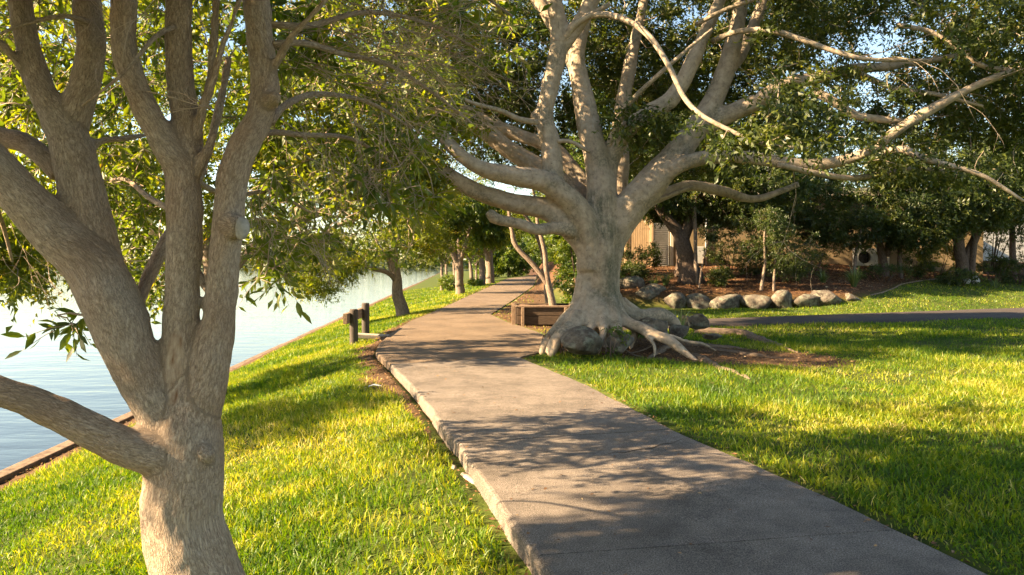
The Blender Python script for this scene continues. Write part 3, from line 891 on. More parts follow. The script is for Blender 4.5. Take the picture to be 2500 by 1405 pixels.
# ------------------------------------------------------------------ the fig beside the path
GD = 15.0
GL = [
 [(1462, 870, 150, .1), (1460, 800, 140), (1460, 750, 126), (1462, 700, 116), (1463, 640, 110), (1463, 590, 114), (1466, 540, 120), (1470, 490, 98)],
 # left limbs
 [(1412, 780, 70, -.25), (1426, 700, 50, -.18), (1430, 620, 56, -.2), (1392, 556, 70, -.3), (1330, 512, 62, -.4), (1250, 494, 54, -.55), (1170, 470, 48, -.75), (1100, 432, 46, -1.0), (1060, 404, 38, -1.1), (1010, 360, 30, -1.2), (950, 290, 22, -1.3)],
 [(1440, 660, 80, -.2), (1440, 580, 88, -.28), (1395, 496, 74, -.5), (1330, 446, 60, -.75), (1255, 430, 52, -.95), (1180, 412, 46, -1.15), (1125, 380, 42, -1.3), (1085, 340, 42, -1.2), (1030, 270, 34, -1.3), (960, 170, 24, -1.4)],
 [(1352, 470, 66, -.45), (1350, 420, 62, -.5), (1345, 350, 56, -.5), (1330, 285, 52, -.55), (1342, 215, 52, -.6), (1362, 130, 52, -.6), (1364, 60, 46, -.6), (1352, -10, 42, -.6), (1340, -180, 34, -.5), (1300, -400, 24, -.3)],
 [(1366, 128, 40, -.6), (1400, 78, 42, -.65), (1430, 30, 40, -.7), (1460, -30, 36, -.7), (1520, -200, 28, -.6)],
 [(1430, 560, 70, .35), (1380, 460, 62, .5), (1310, 408, 58, .6), (1240, 362, 54, .7), (1175, 312, 48, .8), (1120, 280, 42, .9), (1040, 220, 34, 1.0), (930, 120, 24, 1.2)],
 [(1450, 500, 60, .6), (1405, 425, 46, .9), (1350, 362, 42, 1.1), (1285, 338, 38, 1.2), (1225, 312, 33, 1.3), (1170, 285, 28, 1.4), (1090, 240, 20, 1.6)],
 [(1400, 560, 50, -.4), (1350, 558, 34, -.6), (1310, 562, 34, -.7), (1270, 548, 32, -.8), (1230, 540, 30, -.85), (1205, 532, 33, -.9), (1192, 515, 26, -.9)],
 [(1300, 276, 20, -.45), (1318, 290, 30, -.5), (1328, 300, 34, -.52)],
 # centre and right limbs
 [(1472, 720, 50, -.3), (1474, 600, 66, -.32), (1470, 500, 88, -.15), (1462, 420, 76, -.05), (1446, 340, 66, 0), (1428, 260, 60, .1), (1414, 190, 52, .2), (1410, 130, 46, .3), (1425, 50, 42, .4), (1455, -60, 36, .5), (1480, -300, 26, .6)],
 [(1416, 200, 44, .25), (1385, 120, 42, .5), (1345, 50, 44, .7), (1308, -10, 42, .8), (1240, -150, 30, 1.0)],
 [(1480, 480, 62, .1), (1488, 400, 56, .1), (1520, 330, 50, 0), (1575, 280, 48, -.1), (1640, 240, 46, -.1), (1685, 165, 42, -.1), (1722, 80, 38, 0), (1762, -10, 36, .1), (1820, -200, 28, .3)],
 [(1490, 700, 50, -.05), (1496, 600, 64, -.1), (1530, 520, 92, -.1), (1585, 455, 88, -.1), (1640, 390, 78, 0), (1690, 325, 66, .1), (1735, 260, 58, .2), (1772, 170, 52, .3), (1795, 80, 46, .4), (1815, -20, 40, .5), (1860, -220, 30, .8)],
 [(1600, 440, 56, -.1), (1670, 400, 42, -.3), (1760, 382, 38, -.4), (1860, 390, 36, -.4), (1960, 402, 35, -.5), (2060, 392, 34, -.7), (2130, 364, 31, -1.0), (2200, 312, 29, -1.2), (2290, 258, 25, -1.3), (2390, 205, 21, -1.4), (2500, 165, 18, -1.5), (2650, 110, 12, -1.6)],
 [(1690, 330, 52, .2), (1770, 285, 50, .1), (1850, 248, 48, .0), (1905, 216, 46, -.1), (1985, 192, 38, -.2), (2080, 170, 30, -.3), (2200, 160, 24, -.3), (2350, 130, 18, -.2), (2520, 60, 12, 0)],
 [(1560, 500, 46, .4), (1620, 475, 34, .7), (1690, 452, 30, 1.0), (1770, 470, 28, 1.2), (1850, 485, 22, 1.4), (1950, 450, 16, 1.6)],
 [(1500, 560, 56, .7), (1510, 470, 54, 1.0), (1516, 390, 50, 1.2), (1512, 320, 44, 1.4), (1530, 200, 38, 1.6), (1560, 60, 30, 1.8), (1600, -150, 22, 2.0)],
 [(1772, 180, 40, .3), (1810, 130, 34, .8), (1850, 40, 30, 1.2), (1900, -100, 22, 1.6)],
 # buttresses and roots
 [(1438, 695, 40, -.2), (1416, 752, 44, -.4), (1384, 784, 42, -.6), (1350, 818, 38, -.8), (1330, 848, 28, -.9), (1322, 874, 16, -.95)],
 [(1440, 715, 40, -.35), (1426, 768, 34, -.62), (1396, 800, 27, -.95), (1366, 822, 25, -1.15), (1355, 850, 25, -1.2), (1340, 878, 15, -1.2)],
 [(1452, 725, 42, -.35), (1448, 780, 38, -.65), (1438, 812, 26, -.85), (1446, 850, 18, -.95)],
 [(1486, 730, 44, -.3), (1502, 785, 36, -.65), (1510, 825, 26, -.95), (1516, 866, 14, -1.05)],
 [(1490, 705, 42, 0), (1518, 760, 42, 0), (1568, 775, 44, .1), (1615, 772, 46, .2), (1646, 790, 32, .2), (1660, 818, 20, .2)],
 [(1496, 745, 42, -.25), (1528, 786, 36, -.55), (1566, 800, 34, -.85), (1600, 818, 33, -1.05), (1632, 830, 30, -1.25), (1660, 850, 25, -1.42), (1684, 869, 17, -1.55), (1706, 884, 10, -1.65), (1732, 898, 5, -1.75)],
 [(1600, 818, 20, -1.0), (1636, 822, 17, -.9), (1676, 834, 14, -.85), (1716, 840, 12, -.9), (1750, 858, 8, -.95)],
 [(1545, 792, 22, -.6), (1580, 822, 18, -1.1), (1600, 850, 13, -1.4), (1596, 876, 8, -1.5)],
 [(1524, 776, 26, -.35), (1552, 798, 22, -.5), (1545, 828, 19, -.6), (1538, 854, 13, -.7)],
 [(1445, 690, 36, .4), (1410, 752, 36, .6), (1372, 788, 32, .8), (1350, 820, 20, .9)],
 [(1466, 740, 34, -.42), (1474, 790, 28, -.8), (1470, 826, 20, -1.05), (1462, 868, 12, -1.15)],
 [(1410, 760, 20, -.65), (1380, 796, 16, -1.0), (1345, 826, 14, -1.1), (1328, 866, 9, -1.15)],
 [(1515, 735, 34, .3), (1560, 768, 30, .5), (1610, 785, 24, .7)],
]
limbs = [limb([(a[0], a[1], a[2] * 0.88, *a[3:]) for a in s], GD) for s in GL]
MP = np.array([P(a, b, GD - .35) for a, b in ((1455, 500), (1470, 560), (1488, 620), (1492, 690), (1500, 750), (1540, 780))])
def moss(V):
    d = np.full(len(V), 9.0)
    for a, b in zip(MP[:-1], MP[1:]):
        t = np.clip(((V - a) @ (b - a)) / ((b - a) @ (b - a)), 0, 1)
        d = np.minimum(d, np.linalg.norm(V - a - t[:, None] * (b - a), axis=1))
    return 1 - sst(0.12, 0.42, d + 0.16 * noise(V, 3.0, 66))
gb = P(1460, 850, GD); gb[2] = zg1(gb[0], gb[1])
me, C, Rr = wood('trunk', limbs, 0.042, 0.09, M_BARK_G, 0.007, 3.2, 2, {'moss': moss}, 0.022, 4.2)
T_FIG = thing('fig_tree', 'huge pale spreading fig tree with buttress roots beside the path', 'fig tree', gb)
obj('trunk', me, T_FIG)
GB = [
 [(1425, 42, 18, -.75), (1480, 36, 15, -1.1), (1540, 55, 15, -1.5), (1590, 95, 15, -1.8), (1635, 165, 14, -2.1), (1668, 235, 13, -2.3), (1710, 280, 12, -2.5), (1780, 318, 11, -2.7), (1860, 352, 9, -2.8), (1960, 362, 6, -2.9)],
 [(1370, 110, 22, -.65), (1400, 65, 18, -.8), (1440, 38, 15, -.9), (1490, 10, 12, -1.0)],
 [(1740, 100, 14, .0), (1800, 78, 13, -.6), (1880, 74, 14, -1.0), (1960, 98, 13, -1.3), (2050, 130, 12, -1.5), (2130, 146, 10, -1.6), (2260, 148, 7, -1.6)],
 [(1985, 222, 22, -.3), (2030, 245, 22, -.6), (2085, 280, 20, -.8), (2150, 292, 18, -.9), (2240, 300, 12, -1.0)],
 [(2160, 368, 20, -1.1), (2210, 366, 19, -1.3), (2245, 385, 17, -1.4), (2300, 400, 15, -1.5), (2400, 430, 11, -1.6), (2500, 492, 7, -1.7)],
 [(1900, 402, 14, -.8), (2000, 425, 14, -.7), (2080, 435, 14, -.6), (2160, 425, 14, -.5), (2230, 412, 11, -.4), (2330, 420, 7, -.3)],
 [(2190, 60, 11, -1.2), (2270, 78, 12, -1.2), (2330, 112, 13, -1.3), (2390, 158, 12, -1.4), (2450, 170, 12, -1.4), (2520, 175, 12, -1.5)],
 [(1060, 404, 26, -1.1), (1040, 445, 22, -1.0), (1000, 475, 20, -.9), (940, 500, 17, -.8), (880, 528, 15, -.6), (830, 548, 13, -.5), (795, 568, 9, -.5)],
 [(1470, 400, 18, .1), (1500, 320, 15, -.2), (1540, 250, 13, -.6), (1600, 190, 11, -1.0), (1680, 120, 9, -1.3), (1740, 70, 6, -1.5)],
 [(1320, 300, 16, -.5), (1270, 292, 14, -.9), (1220, 270, 12, -1.2), (1150, 250, 9, -1.6), (1090, 220, 6, -1.9)],
 [(1340, 350, 12, -.5), (1390, 345, 10, -.7), (1440, 372, 8, -.6)],
 [(1690, 455, 10, .9), (1640, 475, 8, .6), (1600, 490, 6, .4)],
 [(1700, 60, 12, -.2), (1780, 20, 10, -.6), (1880, -10, 9, -1.0)],
 [(2080, 172, 16, -.3), (2180, 215, 13, -.6), (2280, 230, 10, -.8), (2400, 260, 7, -1.0)],
]
gsk = [C]
for s in GB:
    q, r = catmull(*limb(s, GD), 0.12)
    ac = Acc(); ac.tube(q, r, 8)
    obj('branch', ac.mesh('branch', M_BARK_G), T_FIG)
    gsk.append(q)
gsk = np.vstack(gsk)
# roots creeping over the lawn
M_ROOT = pbr('surface_root', lambda n: n.ramp(ntex(n, 30, 5, 0.6, battr(n)), [(0.3, (0.06, 0.042, 0.03)), (0.65, (0.20, 0.145, 0.105))]), 0.9, lambda n: ntex(n, 40, 4, 0.6, battr(n)), 0.6, 0.02)
RT_ = [
 [(1694, 872, 18), (1722, 882, 17), (1758, 902, 13), (1790, 908, 11), (1830, 930, 6)],
 [(1700, 812, 30), (1760, 816, 26), (1810, 818, 26), (1860, 835, 20), (1900, 848, 14), (1950, 862, 7)],
 [(1640, 850, 14), (1610, 858, 18), (1590, 868, 10), (1580, 878, 5)],
 [(1720, 850, 14), (1790, 862, 14), (1860, 872, 11), (1940, 878, 6)],
 [(1600, 835, 20), (1680, 842, 18), (1760, 850, 12), (1830, 856, 6)],
]
for s in RT_:
    pts = []; rad = []
    for a in s:
        g = G(a[0], a[1]); r = a[2] / 2 / FPX * g[1]
        pts.append((g[0], g[1], zg1(g[0], g[1]) - r * 0.05)); rad.append(r * 1.15)
    q, r = catmull(pts, rad, 0.12)
    q = q + np.stack([.05 * noise(q, 2.2, 71), .09 * noise(q, 2.2, 72), .022 * noise(q, 4, 73)], -1); r = r * (1 + .3 * noise(q, 5, 74))
    ac = Acc(); ac.tube(q, r, 9)
    obj('surface_root', ac.mesh('surface_root', M_ROOT), T_FIG)
ac = Acc()
for _ in range(60):      # fine aerial rootlets on the path side
    a = P(rng.uniform(1325, 1375), rng.uniform(805, 835), GD - rng.uniform(.75, 1.0))
    b = a + np.array([rng.uniform(-.12, .06), rng.uniform(-.1, .1), 0]); b[2] = zg1(b[0], b[1]) - .02
    s_ = np.linspace(0, 1, 6)[:, None]
    q = a + (b - a) * s_ + np.sin(s_ * math.pi) * rng.normal(size=3) * .05
    ac.tube(q, np.full(6, rng.uniform(.005, .013)), 5)
for s in ([(1510, 795), (1505, 830), (1520, 850), (1550, 868), (1570, 872)], [(1600, 840), (1570, 855), (1530, 866)], [(1485, 800), (1492, 840), (1488, 868)]):
    q, r = catmull([P(a, b, GD - 1.25 + 0.0 * i) for i, (a, b) in enumerate(s)], np.full(len(s), .014), .06)
    ac.tube(q, r, 6)
obj('rootlets', ac.mesh('rootlets', M_ROOT), T_FIG, kind='stuff')

tw_old, tw = tw, Acc()
for _ in range(80):
    q = gsk[rng.integers(0, len(gsk))]
    qx, qy, qd = proj(q)
    if qx < 1750 or qy > 470 or qy < -80: continue
    twig_fan(tw, q, (0.9, rng.normal() * .5, .15 + rng.normal() * .35), rng.uniform(1.2, 2.4), .010, 1.1, 2, 3, -.5)
obj('sweeping_twigs', tw.mesh('sweeping_twigs', M_BARK_G), T_FIG, kind='stuff')
cls = []
for c, r, n in (((2.8, 17.2, 8.2), (7.0, 4.6, 2.8), 900), ((8.5, 16.5, 6.6), (5.5, 4.6, 2.2), 760), ((12.0, 15.0, 5.6), (3.8, 4.2, 1.9), 420), ((-1.8, 16.2, 6.5), (3.6, 4.0, 2.1), 400), ((3.0, 19.3, 6.0), (6.0, 1.8, 2.2), 520), ((3, 12.8, 8.0), (6.5, 3.0, 1.6), 320), ((3.5, 20.6, 7.4), (7.5, 1.8, 3.4), 760)):
    p, o_ = ell(c, r, n)
    cls.append(p)
cl = np.vstack(cls)
px, py, dd = proj(cl)
bad = (dd < 16.8) & (px > 1080) & (px < 1830) & (py > 40)
bad |= (dd < 15.5) & (px > 1030) & (px < 1850) & (py > -80)
bad |= (dd < 15.2) & (py > 330) & (px > 1800)
bad |= (dd < 14.0) & (py > 120) & (px > 1080) & (rng.uniform(0, 1, len(cl)) < 0.6)
cl = cl[~bad]
cl, _ = clumpy(cl, cl, 0.55, -0.22, 12)
sp_ = np.vstack([zone(26, 1700, 2080, 262, 372, 12.0, 12.9), zone(10, 1500, 1640, 270, 330, 14.2, 14.8), zone(24, 2080, 2500, 340, 470, 13.2, 14.6), zone(16, 1880, 2200, 170, 260, 13.0, 14.5), zone(14, 1300, 1480, 70, 160, 16, 17.5), zone(170, 1130, 1680, -80, 220, 18.5, 21.5)])
cl = np.vstack([cl, sp_])
out = nrmz(cl - np.array([2.2, 15.5, 4.5]))
ac = Acc()
connect(ac, gsk, cl, 0.006, 0.04, 5.0, 3, 1.4, 0.10)
obj('branchlets', ac.mesh('branchlets', M_BARK_G), T_FIG, kind='stuff')
pos, ax, nr, L, W, rnd, td, ln = spray(cl, out, 11, 11, 0.62, 0.125, 0.42, 0.22, 0.45)
obj('crown', leaves('crown', pos, ax, nr, L, W * 1.15, rnd, TS, M_LEAF_G), T_FIG, kind='stuff')

# ------------------------------------------------------------------ generic trees, shrubs, tufts
CLF = 1.35
NTW = 1.4
NLF = 1.5
def gtree(name, label, cat, limbs, ells, leaf, nlf, mat_b, mat_l, group=None, ntw=7, tl=0.45, asp=0.42, thr=-0.25, sc=0.6, seed=0, rtip=0.006, cull=None, droop=0.25, extra=None, spread=1.0, twigs=True):
    b = np.array(limbs[0][0][0]); b[2] = zg1(b[0], b[1])
    t = thing(name, label, cat, b, group)
    ac = Acc(); sk = []
    for i, (pts, rad) in enumerate(limbs):
        q, r = catmull(pts, rad, 0.15)
        q = q + 0.25 * r[:, None] * np.stack([noise(q, 1.7, 81 + i), noise(q, 1.7, 91 + i), 0 * r], -1)
        ac.tube(q, r, 10, bid=float(i)); sk.append(q)
    obj('trunk', ac.mesh('trunk', mat_b), t)
    cl = np.vstack([ell(c, r, int(n * CLF))[0] for c, r, n in ells])
    if thr is not None: cl, _ = clumpy(cl, cl, sc, thr, 100 + seed)
    if extra is not None: cl = np.vstack([cl, extra])
    if cull is not None: cl = cl[cull(cl)]
    cc = np.mean([e[0] for e in ells], axis=0) - np.array([0, 0, 0.5])
    ac = Acc()
    if twigs: connect(ac, np.vstack(sk), cl, rtip, 0.05, 6.0, 3, 1.3, 0.10)
    if ac.n: obj('branchlets', ac.mesh('branchlets', mat_b), t, kind='stuff')
    pos, ax, nr, L, W, rnd, _, _ = spray(cl, nrmz(cl - cc), round(ntw * NTW), round(nlf * NLF), tl * 1.15, leaf * 1.08, asp, droop, 0.45, spread)
    obj('crown', leaves('crown', pos, ax, nr, L, W * 1.15, rnd, TS, mat_l), t, kind='stuff')
    return t

def lim(*s, d=None):
    return limb(list(s), d)

def shrub(label, x, y, w, dpt, h, n, leaf, mat_l, group=None, nlf=7, ntw=6, tl=0.3, lift=0.0, seed=0, asp=0.45):
    z = zg1(x, y)
    t = thing('shrub', label, 'shrub', (x, y, z), group)
    cl, _ = ell((x, y, z + lift + h * 0.5), (w / 2, dpt / 2, h * 0.5), int(n * CLF), 0.6)
    cl[:, 2] = np.maximum(cl[:, 2], z + 0.1)
    cl, _ = clumpy(cl, cl, 1.0, -0.35, 200 + seed)
    ac = Acc()
    for k in range(5):
        a = rng.uniform(0, 6.28)
        ac.tube(np.array([[x + .1 * math.cos(a), y + .1 * math.sin(a), z - .05], [x + .15 * w * math.cos(a), y + .15 * dpt * math.sin(a), z + h * .3], [x + .25 * w * math.cos(a), y + .25 * dpt * math.sin(a), z + h * .6]]), np.array([.03, .022, .012]) * min(1.5, 0.4 + h / 3), 5)
    sk = np.vstack(ac.V)
    connect(ac, sk, cl, 0.005, 0.02, 4.0, 3, 1.2, 0.1)
    obj('stems', ac.mesh('stems', M_BARK_D), t, kind='stuff')
    pos, ax, nr, L, W, rnd, _, _ = spray(cl, nrmz(cl - np.array([x, y, z])), round(ntw * NTW), round(nlf * NLF), tl * 1.15, leaf * 1.08, asp, 0.15, 0.4)
    obj('foliage', leaves('foliage', pos, ax, nr, L, W * 1.15, rnd, TS, mat_l), t, kind='stuff')
    return t

def tussock(name, label, x, y, n, length, width, mat, spread=0.9, group=None, up=0.6):
    z = zg1(x, y)
    t = thing(name, label, 'plant', (x, y, z), group)
    a = rng.uniform(0, 2 * math.pi, n)
    lean = rng.uniform(0.1, 1.0, n) * spread
    d = np.stack([np.cos(a), np.sin(a), np.zeros(n)], -1)
    L = length * rng.uniform(0.6, 1.1, n)
    s = np.linspace(0, 1, 6)
    b = np.stack([x + d[:, 0] * .08, y + d[:, 1] * .08, np.full(n, z - .03)], -1)
    cen = b[:, None] + d[:, None] * (L[:, None] * lean[:, None] * (0.25 * s + 0.75 * s ** 2))[..., None] + np.array([0, 0, 1]) * (L[:, None] * (s - lean[:, None] * up * s ** 2.4))[..., None]
    sd = np.stack([-d[:, 1], d[:, 0], np.zeros(n)], -1)
    w = width * (1 - s ** 2) * 0.5 + 0.001
    V = np.stack([cen - sd[:, None] * w[None, :, None], cen + sd[:, None] * w[None, :, None]], 2).reshape(n, 12, 3)
    f = []
    for k in range(5): f += [[2 * k, 2 * k + 1, 2 * k + 3], [2 * k, 2 * k + 3, 2 * k + 2]]
    F = np.array(f)[None] + (np.arange(n) * 12)[:, None, None]
    obj('blades', tris_mesh('blades', V.reshape(-1, 3), F.reshape(-1, 3), {'rnd': np.repeat(np.clip(rng.normal(.45, .25, n), 0, 1), 12)}, mat), t, kind='stuff')
    return t

def gp(px, py):
    return G(px, py)

# ------------------------------------------------------------------ trees along the bank
# the one behind the foreground tree, its trunk hidden by the right stem
x0, y0 = -5.52, 13.6
z0 = zg1(x0, y0)
L_ = [(np.array([[x0, y0, z0 - .1], [x0 + .05, y0, z0 + .9], [x0 - .05, y0 + .1, z0 + 2.0], [x0 - .2, y0 + .1, z0 + 3.2]]), np.array([.18, .15, .13, .10])),
      (np.array([[x0, y0, z0 + 1.7], [x0 + .7, y0 - .3, z0 + 2.6], [x0 + 1.6, y0 - .4, z0 + 3.2], [x0 + 2.6, y0 - .3, z0 + 3.6], [x0 + 3.4, y0, z0 + 4.3]]), np.array([.10, .09, .075, .06, .03])),
      (np.array([[x0, y0, z0 + 1.9], [x0 - .9, y0 + .3, z0 + 2.9], [x0 - 2.2, y0 + .2, z0 + 3.7], [x0 - 3.2, y0, z0 + 4.5]]), np.array([.10, .08, .06, .03])),
      (np.array([[x0 - .2, y0 + .1, z0 + 3.0], [x0 + .3, y0 + .8, z0 + 4.2], [x0 + .6, y0 + 1.2, z0 + 5.6]]), np.array([.1, .08, .04]))]
gtree('bank_tree', 'leafy bank tree behind the stems of the foreground tree, nearest the water', 'tree', L_,
      [((-4.6, 13.6, 5.3), (4.4, 3.6, 2.5), 700), ((-6.8, 13.2, 3.0), (2.4, 2.2, 1.3), 150), ((-3.0, 13.2, 3.4), (1.8, 2.0, .8), 130), ((-8.6, 13.0, 2.0), (1.3, 1.6, 1.0), 60)],
      0.115, 7, M_BARK_B, M_LEAF_B, ntw=7, tl=0.45, seed=1, thr=-0.10, sc=.7, extra=np.vstack([zone(70, -260, 100, 470, 700, 8.8, 10.6), zone(30, -500, -200, 420, 640, 7.6, 9.5)]))

MID = 27.0
L_ = [lim((986, 790, 40), (980, 765, 34), (972, 715, 27), (966, 670, 23), (962, 620, 20), (958, 570, 16), (950, 520, 12), d=MID),
      lim((970, 690, 16), (955, 672, 12, -.2), (935, 662, 11, -.4), (905, 656, 9, -.6), (870, 640, 7, -.9), (830, 620, 5, -1.2), d=MID),
      lim((967, 680, 18), (952, 640, 15, .2), (942, 590, 13, .4), (925, 540, 10, .6), d=MID),
      lim((962, 600, 10), (990, 560, 9), (1030, 530, 6), d=MID)]
gtree('bank_tree', 'slender bank tree with a low side branch over the water past the two posts', 'tree', L_,
      [(P(925, 530, 27), (2.9, 2.8, 1.5), 260), (P(790, 640, 26), (1.35, 1.6, 1.15), 150), (P(850, 590, 26), (1.5, 2, .9), 110), (P(1030, 600, 28), (1.0, 1.8, .9), 80), (P(950, 440, 27), (3.4, 3.4, 1.5), 170)],
      0.10, 7, M_BARK_B, M_LEAF_B, ntw=6, tl=0.42, seed=2, thr=-0.3, extra=np.vstack([zone(40, 725, 800, 640, 715, 25.4, 26.6), zone(14, 800, 860, 620, 680, 25.5, 26.5)]))

far = [  # base px, depth, width px, limbs upward
 (1123, 44, 22, [(-3, 655), (-8, 640), (-20, 610), (-32, 585)], [(0, 640), (-2, 610), (-4, 580)], 'bank tree with a forked trunk and a bush at its foot'),
 (1178, 62, 16, [(-2, 650), (-8, 620), (-24, 595), (-40, 590)], [(-4, 630), (-14, 600), (-26, 575)], 'bank tree leaning left beside the broad many-stemmed trunk'),
 (1196, 66, 22, [(-2, 640), (-12, 600), (-30, 570)], [(0, 620), (2, 580), (0, 560)], 'bank tree whose broad trunk splits into several stems'),
 (1152, 72, 11, [(-3, 650), (-6, 630)], [(-4, 640), (2, 620)], 'slim bank tree between the forked trunk and the broad one'),
 (1110, 80, 9, [(-2, 650), (-5, 640)], [(0, 645), (4, 630)], 'thin bank tree partly behind the forked trunk'),
 (1090, 74, 8, [(-1, 655), (-3, 640)], [(0, 645), (5, 630)], 'thin bank tree nearest the water in the far row'),
 (1079, 60, 9, [(0, 658), (-3, 640)], [(0, 650), (3, 635)], 'thin bank tree standing left of the bush'),
 (1127, 95, 7, [(0, 655), (0, 640)], [(0, 650), (3, 640)], 'very distant bank tree seen past the forked trunk'),
 (1163, 105, 6, [(0, 655), (0, 640)], [(0, 650), (3, 640)], 'farthest bank tree visible at the end of the row'),
]
for k, (bx, d, w, A, B, lab) in enumerate(far):
    x = (bx - 1250) / FPX * d
    z = zg1(x, d)
    r = w / 2 / FPX * d
    up = lambda q: np.array([P(bx + a, b, d) for a, b in q])
    pa = np.vstack([[x, d, z - .1], [x, d, z + .5], up(A)]); pb = np.vstack([[x, d, z + .5], up(B)])
    if len(pb) < 3: pb = np.vstack([pb[:1], (pb[:1] + pb[1:]) / 2, pb[1:]])
    ls = [(pa, np.linspace(r * 1.15, r * .4, len(pa))), (pb, np.linspace(r * .9, r * .3, len(pb)))]
    for e in range(3):
        m = pb[1]; q = np.array([m, m + np.array([rng.uniform(-.8, .8), rng.uniform(-.8, .8), 1.0]), m + np.array([rng.uniform(-1.6, 1.6), rng.uniform(-1, 1), 2.2])])
        ls.append((q, np.array([r * .5, r * .35, r * .15])))
    top = P(bx - 14, 560 if d < 90 else 600, d)
    gtree('bank_tree', lab, 'tree', ls, [((top[0], d, max(top[2] + .5, 4.2)), (3.8, 3.6, 2.2), 190 if d < 75 else 90), ((top[0] - 1.5, d - .5, max(top[2] - .4, 3.2)), (2.2, 2.2, 1.1), 70 if d < 75 else 30)],
          0.21 if d < 70 else 0.30, 6, M_BARK_B, M_LEAF_B, ntw=6, tl=0.5, seed=10 + k, group='trees along the far bank', rtip=.01, twigs=d < 50)

# drooping bright leaves of a young tree over the path (large pale leaves)
x, y = 1.5, 30.5
L_ = [(np.array([[x, y, zg1(x, y) - .1], [x - .2, y, 2.0], [x - .9, y - .3, 3.6], [x - 2.0, y - .5, 4.3], [x - 2.9, y - .6, 4.2]]), np.array([.12, .1, .07, .04, .02]))]
gtree('young_tree', 'young tree with large pale yellow-green hanging leaves over the path', 'tree', L_, [(P(1130, 500, 30), (1.9, 1.2, .75), 80), (P(1190, 560, 30), (.7, .8, .45), 26), (P(1090, 540, 29.5), (.8, .8, .6), 26)],
      0.20, 6, M_BARK_B, M_LEAF_H, ntw=5, tl=0.35, asp=.36, seed=31, thr=None, droop=1.3)

# two-stemmed thin tree behind the planter
D_ = 22.6
L_ = [lim((1352, 770, 22), (1346, 730, 18), (1338, 695, 17), (1333, 660, 13), (1330, 620, 12), (1320, 575, 11), (1312, 540, 9), (1310, 500, 7), (1295, 440, 5), d=D_),
      lim((1340, 700, 14), (1322, 672, 14), (1295, 640, 13), (1268, 612, 12), (1254, 590, 13), (1250, 565, 10), (1244, 530, 9), (1240, 490, 6), d=D_)]
gtree('thin_tree', 'thin grey tree forking low into two bent stems behind the timber planter', 'tree', L_, [(P(1270, 420, 23), (1.6, 1.4, .8), 70)], 0.08, 7, M_BARK_B, M_LEAF_H, tl=.35, ntw=6, seed=33)

# ------------------------------------------------------------------ shrubs closing the right side of the path
hs = [(2.5, 25.6, 2.2, 2.4, 4.4, 'glossy green shrub next to the thin forked tree, nearest the planter'), (3.0, 29.0, 3.2, 3.4, 6.8, 'tall rounded shrub right of the path behind the thin forked tree'),
      (3.3, 33.5, 3.8, 4.2, 7.4, 'tall hedge shrub right of the path, second beyond the thin forked tree'), (3.2, 40.0, 4.0, 4.2, 6.6, 'tall hedge shrub right of the path, third beyond the thin forked tree'),
      (3.9, 49.0, 4.2, 5.0, 5.6, 'sunlit hedge shrub right of the path, fourth beyond the thin forked tree'), (4.9, 61.0, 5.0, 6.0, 6.0, 'sunlit hedge shrub right of the path, fifth beyond the thin forked tree'),
      (4.2, 78.0, 6.0, 6.0, 6.5, 'bright shrub where the path disappears'), (-0.6, 104.0, 8.0, 6.0, 7.5, 'leafy mass closing the view at the far bend of the path'), (4.6, 92.0, 6.0, 5.0, 8.0, 'tall sunlit shrub right of the far bend of the path'), (-3.6, 112.0, 7.0, 5.0, 8.5, 'leafy mass left of the far bend, beyond the last bank trees'), (1.6, 118.0, 8.0, 5.0, 9.0, 'farthest green mass above the end of the path'), (7.5, 74.0, 6.0, 6.0, 8.0, 'tall shrub behind the bright one where the path disappears')]
for k, (x, y, w, dp, h, lab) in enumerate(hs):
    shrub(lab, x, y, w, dp, h, 250 if k < 4 else 200, 0.12 if k < 3 else (0.15 if k < 5 else (0.22 if k < 7 else 0.34)), M_LEAF_H, 'shrubs right of the path', 7, 6, 0.35 if k < 4 else .55, seed=k)
p = gp(1098, 712)
shrub('small bush at the foot of the forked bank tree', p[0], p[1], 1.5, 1.3, 1.1, 60, .12, M_LEAF_H, None, 6, 5, .3, seed=40)
p = gp(1162, 700)
shrub('tiny bush on the grass among the far bank trees', p[0], p[1], 1.2, 1.2, .6, 26, .12, M_LEAF_H, None, 6, 4, .25, seed=41)

# ------------------------------------------------------------------ posts with a rail
M_POST = pbr('post_timber', lambda n: n.ramp(ntex(n, 16, 5, 0.7, n('ShaderNodeMapping', {'Vector': geo(n), 'Scale': (3, 3, .25)}).outputs[0]), [(0.3, (0.04, 0.032, 0.028)), (0.7, (0.12, 0.095, 0.08))]), 0.9, lambda n: ntex(n, 40, 4, .6, n('ShaderNodeMapping', {'Vector': geo(n), 'Scale': (3, 3, .25)}).outputs[0]), .6, .008)
M_RAIL = pbr('rail_timber', lambda n: n.ramp(ntex(n, 18, 5, 0.7, geo(n)), [(0.3, (0.12, 0.078, 0.05)), (0.7, (0.30, 0.205, 0.135))]), 0.9, lambda n: ntex(n, 50, 4, .6, geo(n)), .5, .006)
def post(x, y, h, r, parent):
    z = zg1(x, y)
    prof = [(r * .92, -.2), (r, 0), (r * 1.0, h - .05), (r * .97, h - .015), (r * .86, h), (0.001, h + .006)]
    k = 16; V = []; F = []
    for rr, zz in prof:
        for a in range(k):
            sq = 1.0
            V.append([x + rr * sq * math.cos(a * 2 * math.pi / k), y + rr * math.sin(a * 2 * math.pi / k), z + zz])
    for i in range(len(prof) - 1):
        for a in range(k):
            F.append([i * k + a, i * k + (a + 1) % k, (i + 1) * k + (a + 1) % k, (i + 1) * k + a])
    return obj('post', tris_mesh('post', np.array(V), np.array(F), None, M_POST, True), parent)
pa = np.array([-3.72, 17.3]); pb = np.array([-3.78, 19.0])
za = zg1(*pa)
